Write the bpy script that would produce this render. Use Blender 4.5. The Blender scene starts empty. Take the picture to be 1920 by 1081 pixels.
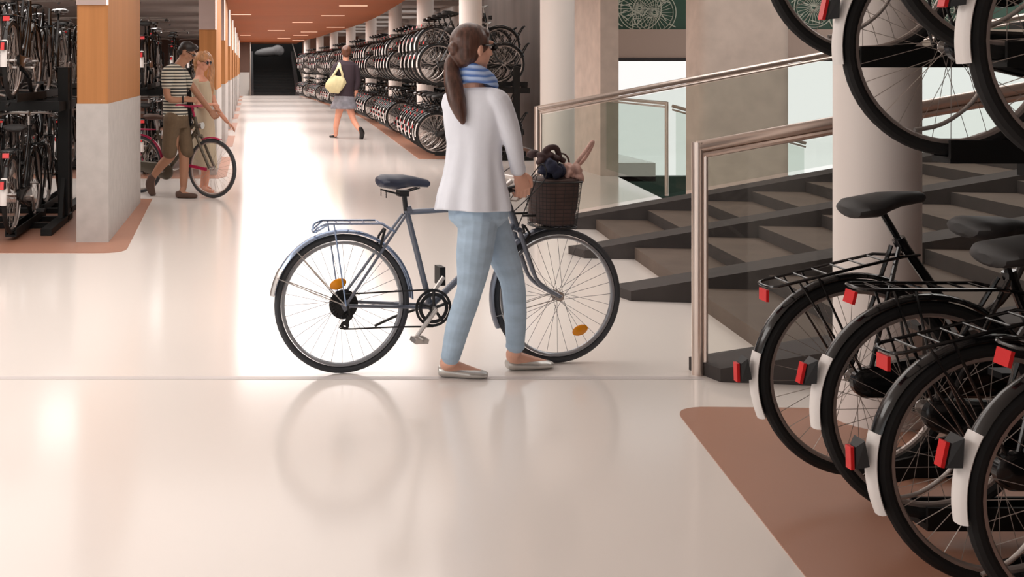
import bpy, math, random
from mathutils import Vector as V, Matrix
random.seed(7)
PI = math.pi
SC = bpy.context.scene
COL = SC.collection
F = 2200.0; U0 = 465.0; V0 = 128.0; H = 1.53          # focal length in pixels, vanishing point, eye height
def at(u, v, Y):                                       # world point at distance Y seen at a spot of the photograph
    return V(((u-U0)*Y/F, Y, H-(v-V0)*Y/F))
def fl(u, v):                                          # point of the floor
    Y = F*H/(v-V0); return V(((u-U0)*Y/F, Y, 0))
def R(d): return math.radians(d)
def lin(c):
    return tuple(((x/255/12.92) if x/255 <= .04045 else ((x/255+.055)/1.055)**2.4) for x in c)

# ---------------------------------------------------------------- materials
M = {}
def mat(name, rgb, rough=.6, metal=0, spec=.5, coat=0, noise=None, emit=None, bump=None, alpha=None):
    m = bpy.data.materials.new(name); m.use_nodes = True
    nt = m.node_tree; n = nt.nodes; b = n['Principled BSDF']
    c = lin(rgb)
    b.inputs['Base Color'].default_value = (*c, 1)
    b.inputs['Roughness'].default_value = rough
    b.inputs['Metallic'].default_value = metal
    b.inputs['Specular IOR Level'].default_value = spec
    b.inputs['Coat Weight'].default_value = coat
    if emit:
        b.inputs['Emission Color'].default_value = (*lin(emit[0]), 1)
        b.inputs['Emission Strength'].default_value = emit[1]
    if noise:                                          # (scale xyz, amount, detail)
        tc = n.new('ShaderNodeTexCoord'); mp = n.new('ShaderNodeMapping'); nz = n.new('ShaderNodeTexNoise'); rp = n.new('ShaderNodeValToRGB')
        mp.inputs['Scale'].default_value = noise[0]
        nz.inputs['Scale'].default_value = 1; nz.inputs['Detail'].default_value = noise[2]
        a = noise[1]
        rp.color_ramp.elements[0].position = .3; rp.color_ramp.elements[1].position = .7
        rp.color_ramp.elements[0].color = (*[x*(1-a) for x in c], 1)
        rp.color_ramp.elements[1].color = (*[min(1, x*(1+a)) for x in c], 1)
        l = nt.links
        l.new(tc.outputs['Object'], mp.inputs['Vector']); l.new(mp.outputs[0], nz.inputs['Vector'])
        l.new(nz.outputs['Fac'], rp.inputs['Fac']); l.new(rp.outputs[0], b.inputs['Base Color'])
        if bump:
            bp = n.new('ShaderNodeBump'); bp.inputs['Strength'].default_value = bump
            l.new(nz.outputs['Fac'], bp.inputs['Height']); l.new(bp.outputs[0], b.inputs['Normal'])
    M[name] = m
    return m
def stripes(name, c1, c2, freq, axis=2, duty=.5, rough=.8, soft=.05, wob=0):
    m = mat(name, c1, rough); nt = m.node_tree; n = nt.nodes; l = nt.links; b = n['Principled BSDF']
    tc = n.new('ShaderNodeTexCoord'); sp = n.new('ShaderNodeSeparateXYZ'); mu = n.new('ShaderNodeMath'); fr = n.new('ShaderNodeMath'); rp = n.new('ShaderNodeValToRGB')
    l.new(tc.outputs['Object'], sp.inputs[0])
    mu.operation = 'MULTIPLY'; mu.inputs[1].default_value = freq; l.new(sp.outputs[axis], mu.inputs[0])
    src = mu
    if wob:
        nz = n.new('ShaderNodeTexNoise'); nz.inputs['Scale'].default_value = 6; ad = n.new('ShaderNodeMath'); ad.operation = 'MULTIPLY_ADD'
        l.new(tc.outputs['Object'], nz.inputs['Vector']); l.new(nz.outputs['Fac'], ad.inputs[0]); ad.inputs[1].default_value = wob; l.new(mu.outputs[0], ad.inputs[2]); src = ad
    fr.operation = 'FRACT'; l.new(src.outputs[0], fr.inputs[0]); l.new(fr.outputs[0], rp.inputs['Fac'])
    rp.color_ramp.elements[0].color = (*lin(c1), 1); rp.color_ramp.elements[1].color = (*lin(c2), 1)
    rp.color_ramp.elements[0].position = duty-soft; rp.color_ramp.elements[1].position = duty+soft
    l.new(rp.outputs[0], b.inputs['Base Color'])
    return m
def glass(name, tint, gloss=.08):
    m = bpy.data.materials.new(name); m.use_nodes = True
    nt = m.node_tree; n = nt.nodes; n.clear()
    o = n.new('ShaderNodeOutputMaterial'); t = n.new('ShaderNodeBsdfTransparent'); g = n.new('ShaderNodeBsdfGlossy'); mx = n.new('ShaderNodeMixShader')
    t.inputs[0].default_value = (*tint, 1); g.inputs['Roughness'].default_value = .03; mx.inputs[0].default_value = gloss
    nt.links.new(t.outputs[0], mx.inputs[1]); nt.links.new(g.outputs[0], mx.inputs[2]); nt.links.new(mx.outputs[0], o.inputs[0])
    M[name] = m

mat('floor', (238, 230, 224), .15, spec=.38, noise=((.25, .25, .25), .02, 2))
mat('brown_floor', (172, 124, 102), .36, spec=.4, noise=((1.2, 1.2, 1.2), .05, 3))
mat('wood', (178, 122, 76), .6, spec=.12, noise=((26, 26, .7), .09, 5))
mat('wood_ceiling', (156, 90, 56), .7, spec=.12, noise=((.35, 9, 9), .13, 5))
mat('concrete', (184, 178, 174), .8, noise=((9, 9, 9), .07, 8), bump=.04)
mat('concrete_tan', (214, 196, 184), .85, noise=((5, 5, 5), .09, 9), bump=.05)
mat('grey_wall', (118, 108, 103), .9, noise=((2.2, 2.2, .5), .14, 5))
mat('soffit', (176, 168, 164), .85, noise=((.05, 1.3, 1), .13, 3))
mat('mauve', (176, 156, 150), .7)
mat('plaster', (226, 218, 214), .8)
mat('column_white', (236, 227, 221), .42, spec=.4)
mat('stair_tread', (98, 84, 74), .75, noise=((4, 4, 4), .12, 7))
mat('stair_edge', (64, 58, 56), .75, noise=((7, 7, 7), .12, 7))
mat('spandrel', (206, 180, 166), .7)
mat('dark_frame', (58, 50, 50), .6)
mat('steel', (232, 216, 206), .3, .9)
mat('black_gloss', (14, 14, 15), .16, spec=.5, coat=.3)
mat('black', (20, 20, 21), .5)
mat('rack_black', (13, 13, 13), .55, spec=.3)
mat('rubber', (30, 29, 29), .7, spec=.3)
mat('saddle_grey', (44, 43, 43), .6)
mat('spoke', (190, 178, 170), .4, .5)
mat('far_spoke', (150, 140, 134), .5, .3)
mat('rim', (178, 166, 160), .35, .7)
mat('alu', (205, 200, 196), .3, .85)
mat('patch_white', (236, 230, 226), .4)
mat('red', (214, 34, 36), .35)
mat('amber', (240, 150, 10), .25)
mat('frame_blue', (116, 122, 134), .3, .55, coat=.3)
mat('fender_blue', (150, 166, 192), .2, .8)
mat('tire_grey', (58, 60, 64), .7)
mat('navy', (24, 34, 58), .45)
mat('pink', (176, 32, 78), .4)
mat('olive_frame', (88, 80, 68), .4, .3)
mat('light_wood_lamp', (255, 226, 204), .5, emit=((255, 214, 184), 1.0))
mat('led', (255, 250, 244), .5, emit=((255, 248, 240), 1.3))
mat('skin', (232, 178, 154), .5, noise=((14, 14, 14), .04, 3))
mat('skin_tan', (170, 124, 98), .55)
mat('skin_rose', (222, 160, 134), .5)
mat('hair_dark', (88, 60, 50), .34, noise=((70, 70, 2.5), .5, 6), bump=.6)
mat('hair_black', (30, 22, 20), .45, noise=((60, 60, 10), .3, 4))
mat('hair_blond', (190, 140, 98), .4, noise=((60, 60, 4), .35, 5), bump=.3)
mat('hair_brown', (88, 52, 34), .45, noise=((60, 60, 10), .25, 4))
mat('knit_white', (234, 237, 246), .9, noise=((22, 22, 7), .03, 5), bump=.9)
mat('denim', (174, 196, 216), .85, noise=((8, 8, 18), .12, 5), bump=.9)
mat('silver_shoe', (206, 204, 200), .28, .6)
stripes('scarf', (92, 130, 200), (186, 208, 244), 34, 2, .45, soft=.18, wob=.9)
stripes('tee', (206, 200, 184), (44, 48, 50), 27, 2, .52)
mat('khaki', (104, 86, 66), .9, noise=((20, 20, 20), .08, 3))
mat('brown_shoe', (84, 62, 52), .7)
mat('cream_cloth', (206, 190, 164), .85, noise=((14, 14, 3), .08, 3))
mat('dark_cloth', (54, 42, 50), .9)
mat('grey_cloth', (128, 128, 136), .9, noise=((9, 9, 9), .25, 3))
mat('bag_yellow', (212, 202, 158), .8, noise=((12, 12, 12), .08, 3))
mat('bag_brown', (84, 66, 62), .75, noise=((14, 14, 14), .25, 4), bump=.25)
mat('navy_cloth', (34, 38, 60), .8, noise=((25, 25, 25), .4, 4))
mat('rose_cloth', (200, 162, 150), .7, noise=((30, 30, 30), .15, 3))
mat('dark_brown_cloth', (70, 50, 50), .75, noise=((30, 30, 30), .35, 3))
mat('green_panel', (56, 92, 74), .5)
mat('graphic_white', (222, 224, 208), .6)
mat('dark_green', (52, 74, 64), .7)
mat('end_brown', (126, 96, 84), .8)
mat('end_pale', (226, 220, 214), .7)
mat('pale_shape', (150, 146, 146), .3)
mat('lens_black', (12, 12, 16), .15)
glass('rail_glass', (.885, .912, .892), .03)
glass('clear_glass', (.975, .985, .975), .02)
glass('pane_glass', (.985, .99, .99), .03)

# ---------------------------------------------------------------- mesh builder
class MB:
    def __init__(s): s.v = []; s.f = []; s.m = []; s.mi = 0
    def add(s, vs, fs):
        o = len(s.v); s.v += [tuple(x) for x in vs]
        for f in fs: s.f.append([i+o for i in f]); s.m.append(s.mi)
    def box(s, c, d, rz=0, mtx=None):
        m = mtx or Matrix.Rotation(rz, 3, 'Z'); c = V(c)
        vs = [c+m@V((x*d[0]/2, y*d[1]/2, z*d[2]/2)) for x in (-1, 1) for y in (-1, 1) for z in (-1, 1)]
        s.add(vs, [(0, 1, 3, 2), (4, 6, 7, 5), (0, 4, 5, 1), (2, 3, 7, 6), (0, 2, 6, 4), (1, 5, 7, 3)])
    def beam(s, a, b, w, h):                           # rectangular bar from a to b
        a = V(a); b = V(b); d = (b-a).normalized()
        up = V((0, 0, 1)) if abs(d.z) < .95 else V((0, 1, 0))
        sd = d.cross(up).normalized(); u2 = sd.cross(d)
        vs = [p+sd*x*w/2+u2*z*h/2 for p in (a, b) for x, z in ((-1, -1), (1, -1), (1, 1), (-1, 1))]
        s.add(vs, [(3, 2, 1, 0), (4, 5, 6, 7), (0, 1, 5, 4), (1, 2, 6, 5), (2, 3, 7, 6), (3, 0, 4, 7)])
    def prism(s, poly, z0, z1):
        n = len(poly)
        a = sum(poly[i][0]*poly[(i+1) % n][1]-poly[(i+1) % n][0]*poly[i][1] for i in range(n))
        if a < 0: poly = poly[::-1]
        vs = [(p[0], p[1], z0) for p in poly]+[(p[0], p[1], z1) for p in poly]
        s.add(vs, [tuple(range(n-1, -1, -1)), tuple(range(n, 2*n))]+[(i, (i+1) % n, (i+1) % n+n, i+n) for i in range(n)])
    def loft(s, rings, closed=False, caps=True):       # rings: lists of equal length of points
        n = len(rings[0]); k = len(rings); vs = [p for r in rings for p in r]; fs = []
        for i in range(k if closed else k-1):
            j = (i+1) % k
            for t in range(n):
                fs.append((i*n+t, i*n+(t+1) % n, j*n+(t+1) % n, j*n+t))
        if caps and not closed: fs += [tuple(range(n-1, -1, -1)), tuple(range((k-1)*n, k*n))]
        s.add(vs, fs)
    def tube(s, pts, r, n=8, closed=False, side=None, flat=None):
        pts = [V(p) for p in pts]; k = len(pts); rr = r if isinstance(r, (list, tuple)) else [r]*k
        rings = []; nv = None
        for i in range(k):
            a = pts[(i-1) % k] if (i or closed) else pts[0]; b = pts[(i+1) % k] if (i < k-1 or closed) else pts[-1]
            d = (b-a).normalized()
            if side is not None: nv = V(side)
            elif nv is None: nv = V((0, 0, 1)) if abs(d.z) < .8 else V((0, 1, 0))
            nv = (nv-d*nv.dot(d)).normalized(); w = d.cross(nv)
            q = rr[i]; ra, rb = q if isinstance(q, (list, tuple)) else (q, q)
            rings.append([pts[i]+nv*ra*math.cos(2*PI*t/n)+w*rb*math.sin(2*PI*t/n) for t in range(n)])
        s.loft(rings, closed)
    def cyl(s, a, b, r, n=16, r2=None): s.tube([a, b], [r, r if r2 is None else r2], n)
    def sweep(s, prof, a0, a1, k, c=(0, 0, 0)):        # profile (radius, lateral y) swept round the y axis
        full = abs(a1-a0) >= 2*PI-1e-4; rings = []
        for i in range(k if full else k+1):
            a = a0+(a1-a0)*i/k
            rings.append([(c[0]+r*math.cos(a), c[1]+y, c[2]+r*math.sin(a)) for r, y in prof])
        s.loft(rings, full)
    def ell(s, c, r, n=16, k=10, mtx=None):
        c = V(c); rings = []
        m = mtx or Matrix.Identity(3)
        for i in range(1, k):
            p = PI*i/k
            rings.append([c+m@V((r[0]*math.sin(p)*math.cos(2*PI*t/n), r[1]*math.sin(p)*math.sin(2*PI*t/n), -r[2]*math.cos(p))) for t in range(n)])
        o = len(s.v); s.loft(rings, caps=False)
        b = len(s.v); s.v += [tuple(c+m@V((0, 0, -r[2]))), tuple(c+m@V((0, 0, r[2])))]
        L = (k-2)*n
        for t in range(n):
            s.f.append([b, o+(t+1) % n, o+t]); s.m.append(s.mi)
            s.f.append([b+1, o+L+t, o+L+(t+1) % n]); s.m.append(s.mi)
    def mesh(s, name, mats, smooth=35):
        import bmesh
        me = bpy.data.meshes.new(name); me.from_pydata(s.v, [], s.f)
        for m_ in (mats if isinstance(mats, (list, tuple)) else [mats]): me.materials.append(M[m_])
        me.polygons.foreach_set('material_index', s.m)
        bm = bmesh.new(); bm.from_mesh(me); bmesh.ops.recalc_face_normals(bm, faces=bm.faces); bm.to_mesh(me); bm.free()
        if smooth:
            me.polygons.foreach_set('use_smooth', [True]*len(me.polygons)); me.set_sharp_from_angle(angle=R(smooth))
        return me
    def build(s, name, mats, parent=None, loc=None, smooth=35):
        return link(name, s.mesh(name, mats, smooth), parent, loc)
def link(name, data, parent=None, loc=None):
    o = bpy.data.objects.new(name, data); COL.objects.link(o)
    if parent: o.parent = parent
    if loc is not None: o.location = loc
    return o
def flesh(mb, name, m, parent, vox=.008, it=6):
    """closed overlapping solids fused into one continuous surface"""
    me = mb.mesh(name, m, 0); t = bpy.data.objects.new('t', me); COL.objects.link(t)
    r = t.modifiers.new('r', 'REMESH'); r.mode = 'VOXEL'; r.voxel_size = vox; r.use_smooth_shade = True
    sm = t.modifiers.new('s', 'SMOOTH'); sm.factor = .5; sm.iterations = it
    dg = bpy.context.evaluated_depsgraph_get(); dg.update()
    me2 = bpy.data.meshes.new_from_object(t.evaluated_get(dg)); me2.name = name
    bpy.data.objects.remove(t); bpy.data.meshes.remove(me)
    me2.polygons.foreach_set('use_smooth', [True]*len(me2.polygons))
    if not me2.materials: me2.materials.append(M[m])
    return link(name, me2, parent)
def thing(name, label, cat, loc=(0, 0, 0), rz=0, group=None):
    o = bpy.data.objects.new(name, None); COL.objects.link(o); o.empty_display_size = .1
    o.location = loc; o.rotation_euler = (0, 0, rz); tag(o, label, cat, group)
    return o
def tag(o, label, cat, group=None):
    o['label'] = label; o['category'] = cat
    if group: o['group'] = group
    return o
def struct(name, mb, m, smooth=35):
    o = mb.build(name, m, smooth=smooth); o['kind'] = 'structure'; return o
def copy_tree(o, parent=None):
    c = o.copy(); COL.objects.link(c); c.parent = parent
    for ch in [x for x in KIDS.get(o.name, [])]: copy_tree(ch, c)
    return c
KIDS = {}
def register(root):                                    # remembers a prototype's tree so it can be copied
    for o in COL.objects:
        if o.parent: KIDS.setdefault(o.parent.name, [])
    st = [root]
    while st:
        a = st.pop(); KIDS[a.name] = [x for x in COL.objects if x.parent == a]; st += KIDS[a.name]
def smooth_path(pts, k=6):                             # Catmull-Rom through points
    P = [V(p) for p in pts]; out = []
    for i in range(len(P)-1):
        a = P[max(i-1, 0)]; b = P[i]; c = P[i+1]; d = P[min(i+2, len(P)-1)]
        for j in range(k):
            t = j/k; out.append(.5*((2*b)+(c-a)*t+(2*a-5*b+4*c-d)*t*t+(3*b-a-3*c+d)*t**3))
    out.append(P[-1]); return out
ORD = ['first', 'second', 'third', 'fourth', 'fifth', 'sixth', 'seventh', 'eighth', 'ninth', 'tenth', 'eleventh', 'twelfth']
mat('joint', (206, 198, 196), .4)
mat('spoke_dark', (104, 106, 112), .4, .5)
mat('rim_grey', (160, 164, 170), .3, .7)
# ---------------------------------------------------------------- camera
cam = bpy.data.cameras.new('camera'); co = bpy.data.objects.new('camera', cam); COL.objects.link(co); SC.camera = co
co.location = (0, 0, H); co.rotation_euler = (PI/2, 0, 0)
cam.sensor_width = 36; cam.lens = F/1920*36
cam.shift_x = (960-U0)/1920; cam.shift_y = -(540.5-V0)/1920
cam.clip_start = .05; cam.clip_end = 400

# ---------------------------------------------------------------- floor, ceilings, walls
def colX(Y):                                           # curved line the round columns follow
    pts = [(-4, 2.6), (5.1, 2.733), (12.1, 3.19), (17.93, 3.40), (24.31, 3.67), (30.7, 3.85), (37.1, 3.89), (43.45, 3.81), (49.8, 3.65), (56.2, 3.45), (62.6, 3.15), (70, 2.8)]
    for a, b in zip(pts, pts[1:]):
        if Y <= b[0]: t = (Y-a[0])/(b[0]-a[0]); return a[1]+(b[1]-a[1])*t
    return pts[-1][1]
hA = fl(1150, 327); hB = fl(1222, 362)
dirh = (hB-hA).normalized(); hB2 = hA+dirh*3.6
m = MB(); m.prism([(-12, -6), (14, -6), (14, hB2.y), (hB2.x, hB2.y), (hA.x, hA.y), (hA.x+.1, 19), (6.6, 19), (7.0, 78), (-12, 78)], -.3, 0)
struct('floor', m, 'floor')
m = MB(); m.prism([(4.5, 12.2), (14, 12.2), (14, 19.2), (4.9, 19.2)], -1.3, -1.2); struct('floor', m, 'dark_green')
m = MB(); m.box((-2.6, 5.80, .0008), (9.7, .05, .0016)); struct('trim_40', m, 'joint')
# clay-brown rack aprons
def apron(poly, z=.004):
    m = MB(); m.prism(poly, -.01, z); struct('floor', m, 'brown_floor')
def rnd(poly, idx, r, k=8):                            # round one corner
    out = []
    for i, p in enumerate(poly):
        if i in idx:
            a = V((*poly[i-1], 0)); b = V((*p, 0)); c = V((*poly[(i+1) % len(poly)], 0))
            p0 = b+(a-b).normalized()*r; p1 = b+(c-b).normalized()*r
            for j in range(k+1):
                t = j/k; q = p0*(1-t)**2+b*2*t*(1-t)+p1*t*t; out.append((q.x, q.y))
        else: out.append(p)
    return out
e0 = fl(1262, 763); e1 = fl(1510, 1081)
sl = (e1.x-e0.x)/(e1.y-e0.y)
apron(rnd([(e0.x, e0.y), (e0.x+sl*(-2-e0.y), -2), (5.2, -2), (5.2, e0.y-.12)], [0], .16))
edge = [fl(785, 298), fl(697, 233), fl(670, 216.6), fl(640, 205.5), fl(614, 197), fl(586.5, 186.6), fl(561.5, 180.5)]
ep = smooth_path(edge, 5)
apron([(p.x, p.y) for p in ep]+[(5.2, 64), (5.3, 21.6), (4.6, ep[0].y-.15)])
apron(rnd([(-9, 9.72), (-1.02, 9.72), (-1.12, 13.75), (-9, 13.75)], [1], .25))
PIL = [(-1.5, -1.23, 10.3, 13.36)]+[(-.70, -.455, 16.8+6.38*k, 20.0+6.38*k) for k in range(8)]
for k, (xa, xb, ya, yb) in enumerate(PIL[1:]):
    apron([(-8, ya-.5), (xb+.04, ya-.5), (xb+.15, ya-.2), (xb+.17, yb+.25), (-8, yb+.25)])

CZ = 3.0
cp = [(760, 0), (697.6, 36), (653, 52.7), (620, 62), (597.6, 69.4), (575, 75)]
ce = []
for u, v in cp:
    q = (CZ-H)/(V0-v); ce.append(V(((u-U0)*q, F*q, 0)))
ce = smooth_path([V((2.9, 16.2, 0))]+ce+[V((2.9, 66, 0))], 6)
m = MB(); m.prism([(p.x, p.y) for p in ce]+[(2.9, 70), (-.7, 70), (-.7, 16.2)], CZ, CZ+.3); struct('ceiling', m, 'wood_ceiling')
m = MB(); m.prism([(-12, 16.2), (-.72, 16.2), (-.72, 76), (-12, 76)], 3.25, 3.4); struct('ceiling', m, 'soffit')
m = MB(); m.prism([(2.4, 19.4), (5.7, 19.4), (6.3, 30), (6.9, 76), (2.4, 76)], 3.36, 3.5); struct('ceiling', m, 'soffit')
m = MB(); m.prism([(-12, -4), (2.9, -4), (2.9, 16.15), (-12, 16.15)], 3.1, 3.3); struct('ceiling', m, 'plaster')
# beams under the grey soffit
for i, y in enumerate(range(24, 62, 4)):
    m = MB(); m.box((4.9, y, 3.29), (2.2, .35, .12)); struct('trim_%d' % (i+1), m, 'soffit')
# walls
m = MB(); m.prism([(5.32, 20.6), (5.5, 20.6), (5.8, 29), (5.62, 29)], 0, 3.35); struct('wall_right', m, 'grey_wall')
m = MB(); m.prism([(5.62, 29), (5.8, 29), (6.5, 48), (6.5, 67), (6.3, 67), (6.3, 48)], 1.35, 3.35); struct('wall_right_far', m, 'soffit')
m = MB(); m.prism([(5.62, 29), (5.8, 29), (6.5, 48), (6.5, 67), (6.3, 67), (6.3, 48)], 0, 1.35); struct('wall_right_far', m, 'end_pale')
m = MB(); m.box((-11.9, 42, 1.7), (.2, 64, 3.4)); struct('wall_left', m, 'grey_wall')
m = MB(); m.box((-5.6, 67.1, 2.4), (11.4, .2, 2.2)); m.box((4.9, 67.1, 2.4), (3.6, .2, 2.2)); struct('wall_back', m, 'end_brown')
m = MB(); m.box((-5.6, 67.0, .65), (11.4, .3, 1.3)); m.box((4.9, 67.0, .65), (3.6, .3, 1.3)); struct('baseboard_back', m, 'end_pale')
m = MB(); m.box((1.5, 77, 2.5), (12, .2, 6)); struct('wall_end', m, 'rack_black')

m = MB(); m.box((9.3, 4.5, 2.4), (.2, 17, 4.8)); struct('wall_stairwell_blocker', m, 'grey_wall')  # unseen wall, added to keep side light off stairs and near column
m = MB(); m.box((5.0, -4.2, 2.4), (8.6, .2, 4.8)); struct('wall_rear_blocker', m, 'plaster')  # added out of view behind the camera, darkens the column's right side
m = MB(); m.prism([(2.95, -4.3), (14, -4.3), (14, 19.3), (2.95, 19.3)], 4.7, 4.9); struct('ceiling', m, 'plaster')  # unseen ceiling added over the stairs to darken them
m = MB(); m.prism([(2.9, -4.3), (2.98, -4.3), (2.98, 19.3), (2.9, 19.3)], 3.1, 4.9); struct('trim_30', m, 'plaster')
# facade beyond the stairs: two windows between sill, spandrel and green upper band
FY = 19.1
m = MB(); m.box((9.6, FY, 1.93), (9.4, .2, .46)); struct('wall_facade', m, 'spandrel')
m = MB(); m.box((9.6, FY-.06, 1.672), (9.4, .2, .055)); struct('trim_20', m, 'dark_frame')
m = MB(); m.box((9.6, FY, -.76), (9.4, .2, 1.08)); struct('baseboard_facade', m, 'dark_green')
m = MB(); m.box((9.6, FY+.02, .74), (9.3, .012, 1.9)); struct('window_1', m, 'pane_glass')
m = MB(); m.box((9.6, FY+.04, 3.1), (9.4, .03, 1.9)); w2 = struct('window_2', m, 'green_panel')
m = MB(); m.box((5.3, FY-.02, 3.1), (.09, .14, 1.9)); struct('trim_21', m, 'black')
def wheel_graphic(x, z, r, sp=22, label=''):
    g = MB()
    g.sweep([(r, 0), (r-.014, 0), (r-.014, -.008), (r, -.008)], 0, 2*PI, 48)
    g.sweep([(r*.86, 0), (r*.86-.008, 0), (r*.86-.008, -.008), (r*.86, -.008)], 0, 2*PI, 40)
    for i in range(sp):
        a = 2*PI*i/sp+.1
        g.beam((.03*math.cos(a), -.004, .03*math.sin(a)), (r*.86*math.cos(a+.15), -.004, r*.86*math.sin(a+.15)), .006, .008)
    o = g.build('bicycle_graphic', 'graphic_white', loc=(x, FY+.02, z))
    tag(o, label, 'mural', 'pale bicycle wheel drawings on the green upper glass')
pl = ['leftmost pale wheel drawing on green glass left of the broad concrete pillar', 'pale wheel drawing on green glass, overlapping its left neighbour beside the broad pillar',
      'pale wheel drawing on green glass just right of the broad concrete pillar', 'pale wheel drawing on green glass behind the nearest upper bicycles',
      'pale wheel drawing on green glass seen through the upper bicycle wheels']
for (x, z, r), l in zip([(6.38, 2.50, .36), (6.62, 2.44, .36), (9.22, 2.52, .33), (10.3, 2.46, .34), (11.2, 2.5, .36)], pl): wheel_graphic(x, z, r, 26, l)
g = MB()
for i in range(70):                                    # leaf-like strokes of the drawing
    x = random.uniform(5.45, 6.95) if i < 45 else random.uniform(8.9, 11.8); z = random.uniform(2.2, 2.75); a = random.uniform(0, PI); L = random.uniform(.03, .12)
    g.beam((x-L*math.cos(a), FY+.018, z-L*math.sin(a)), (x+L*math.cos(a), FY+.018, z+L*math.sin(a)), .012, .016)
o = g.build('leaf_graphic', 'graphic_white', loc=(0, 0, 0)); tag(o, 'scattered pale leaf strokes across the green upper glass', 'mural'); o['kind'] = 'stuff'

# ---------------------------------------------------------------- wood and concrete pillars on the left
pn = ['nearest', 'second', 'third', 'fourth', 'fifth', 'sixth', 'seventh', 'eighth', 'ninth']
for k, (xa, xb, ya, yb) in enumerate(PIL):
    t = thing('pillar', ['nearest wood-clad pillar with concrete foot beside the left bicycle racks', 'second wood-clad pillar with concrete foot, behind the strolling couple'][k] if k < 2
              else '%s wood-clad pillar with concrete foot from the front, left side of corridor' % pn[k], 'pillar', ((xa+xb)/2, (ya+yb)/2, 0), group='wood and concrete pillars along the left')
    w = xb-xa; d = yb-ya; zt = 3.22 if k else 3.09
    m = MB(); m.box((0, 0, .61), (w+.012, d+.012, 1.22)); m.build('concrete_base', 'concrete', t)
    m = MB(); m.box((0, 0, (1.22+zt)/2), (w, d, zt-1.22)); m.build('wood_cladding', 'wood', t)
    m = MB(); m.box((-.012, -d/2-.008, (2.085+zt)/2), (w-.012, .016, zt-2.085)); m.build('upper_panel', 'mauve', t)
    m = MB(); m.box((w/2-.004, -d/2-.008, (2.085+zt)/2), (.016, .018, zt-2.085)); m.build('light_strip', 'led', t)
# ---------------------------------------------------------------- white round columns on the right
CY = [5.1, 12.1, 17.93, 24.31, 30.7, 37.1, 43.45, 49.8, 56.2, 62.6]
lab = ['broad white round column right behind the nearest bicycles', 'white round column left of the foot of the staircase', 'white round column just above the head of the ponytailed woman',
       'white round column showing through the first rack bay left of the ponytailed woman', 'white round column showing through the second rack bay', 'white round column showing through the third rack bay',
       'white round column showing through the fourth rack bay', 'white round column showing through the fifth rack bay', 'white round column showing through the sixth rack bay, near the far end',
       'white round column standing free beside the far dark stairs']
for k, y in enumerate(CY):
    m = MB(); r = .172; x = colX(y); zt = 4.6 if k < 2 else 3.36
    m.tube([(0, 0, 0), (0, 0, zt)], r, 56)
    o = m.build('column', 'column_white', loc=(x, y, 0)); tag(o, lab[k], 'column', 'white round columns along the right')
# concrete piers by the windows
m = MB(); m.box((0, .57, 2.3), (.26, 2.3, 4.6)); o = m.build('concrete_pier', 'concrete_tan', loc=(5.15, 17.3, 0)); tag(o, 'narrow concrete pier standing left of the bright window', 'pillar')
m = MB(); pr = rnd([(-.49, -.28), (.49, -.28), (.49, .28), (-.49, .28)], [0, 1, 2, 3], .13, 8); m.prism(pr, -1.2, 4.6)
o = m.build('concrete_pier', 'concrete_tan', loc=(5.43, 13.05, 0)); tag(o, 'broad concrete pier with rounded edges behind the staircase', 'pillar')

# ---------------------------------------------------------------- ceiling light slots
cl = [((636, 689), 10.5), ((602, 646), 29), ((548, 586), 41.6), ((612, 646), 51), ((502, 534), 57), ((564, 595), 59.7), ((550, 578), 66), ((432, 471), 27), ((450, 470), 66), ((520, 544), 71.3), ((548, 571), 75.3)]
cl.sort(key=lambda a: a[1])
for i, ((a, b), v) in enumerate(cl):
    q = (CZ-H)/(V0-v); m = MB(); L = (b-a)*q; m.box((0, 0, 0), (L, .07, .014))
    o = m.build('ceiling_light', 'light_wood_lamp', loc=(((a+b)/2-U0)*q, F*q, CZ-.005))
    tag(o, 'thin light slot in the timber ceiling, %s counting back from the camera' % ORD[i], 'light', 'light slots in the timber ceiling')

# ---------------------------------------------------------------- staircase with bicycle ramps
SA = R(-8.5); da = V((math.cos(SA), math.sin(SA), 0)); db = V((-math.sin(SA), math.cos(SA), 0))
T0 = [fl(1351, 716), fl(1183, 564), fl(1096, 484), V((2.92, 11.2, 0))]
T0[3].z = 0
st = thing('staircase', 'wide dark concrete staircase with flat ramps between its flights, right of the woman', 'stairs', (2.3, 5.7, 0))
def sw(p): return p-V((2.3, 5.7, 0))
RW = .30; LEN = 5.7; SL = .2
for k, p in enumerate(T0):
    m = MB(); z0 = .065
    L = LEN
    # diagonal nose, then sloping top
    fr = [p, p+da*L]; bk = [p+db*RW-da*.0+da*.03, p+db*RW+da*L]
    nose = p+db*RW*.75-da*.1
    vs = [fr[0], fr[1], bk[1], bk[0], nose]
    low = [sw(v_) for v_ in vs]
    def zt(v_): return z0+SL*max(0, (v_-p).dot(da))
    top = [sw(v_)+V((0, 0, zt(v_) if i != 4 else z0)) for i, v_ in enumerate(vs)]
    m.add(low+top, [(4, 3, 2, 1, 0), (5, 6, 8), (6, 7, 8), (5, 8, 9), (0, 1, 6, 5), (1, 2, 7, 6), (2, 3, 8, 7), (3, 4, 9, 8), (4, 0, 5, 9)])
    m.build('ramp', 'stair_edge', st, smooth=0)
RISE = .096; GO = .47; FIRST = .39
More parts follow.
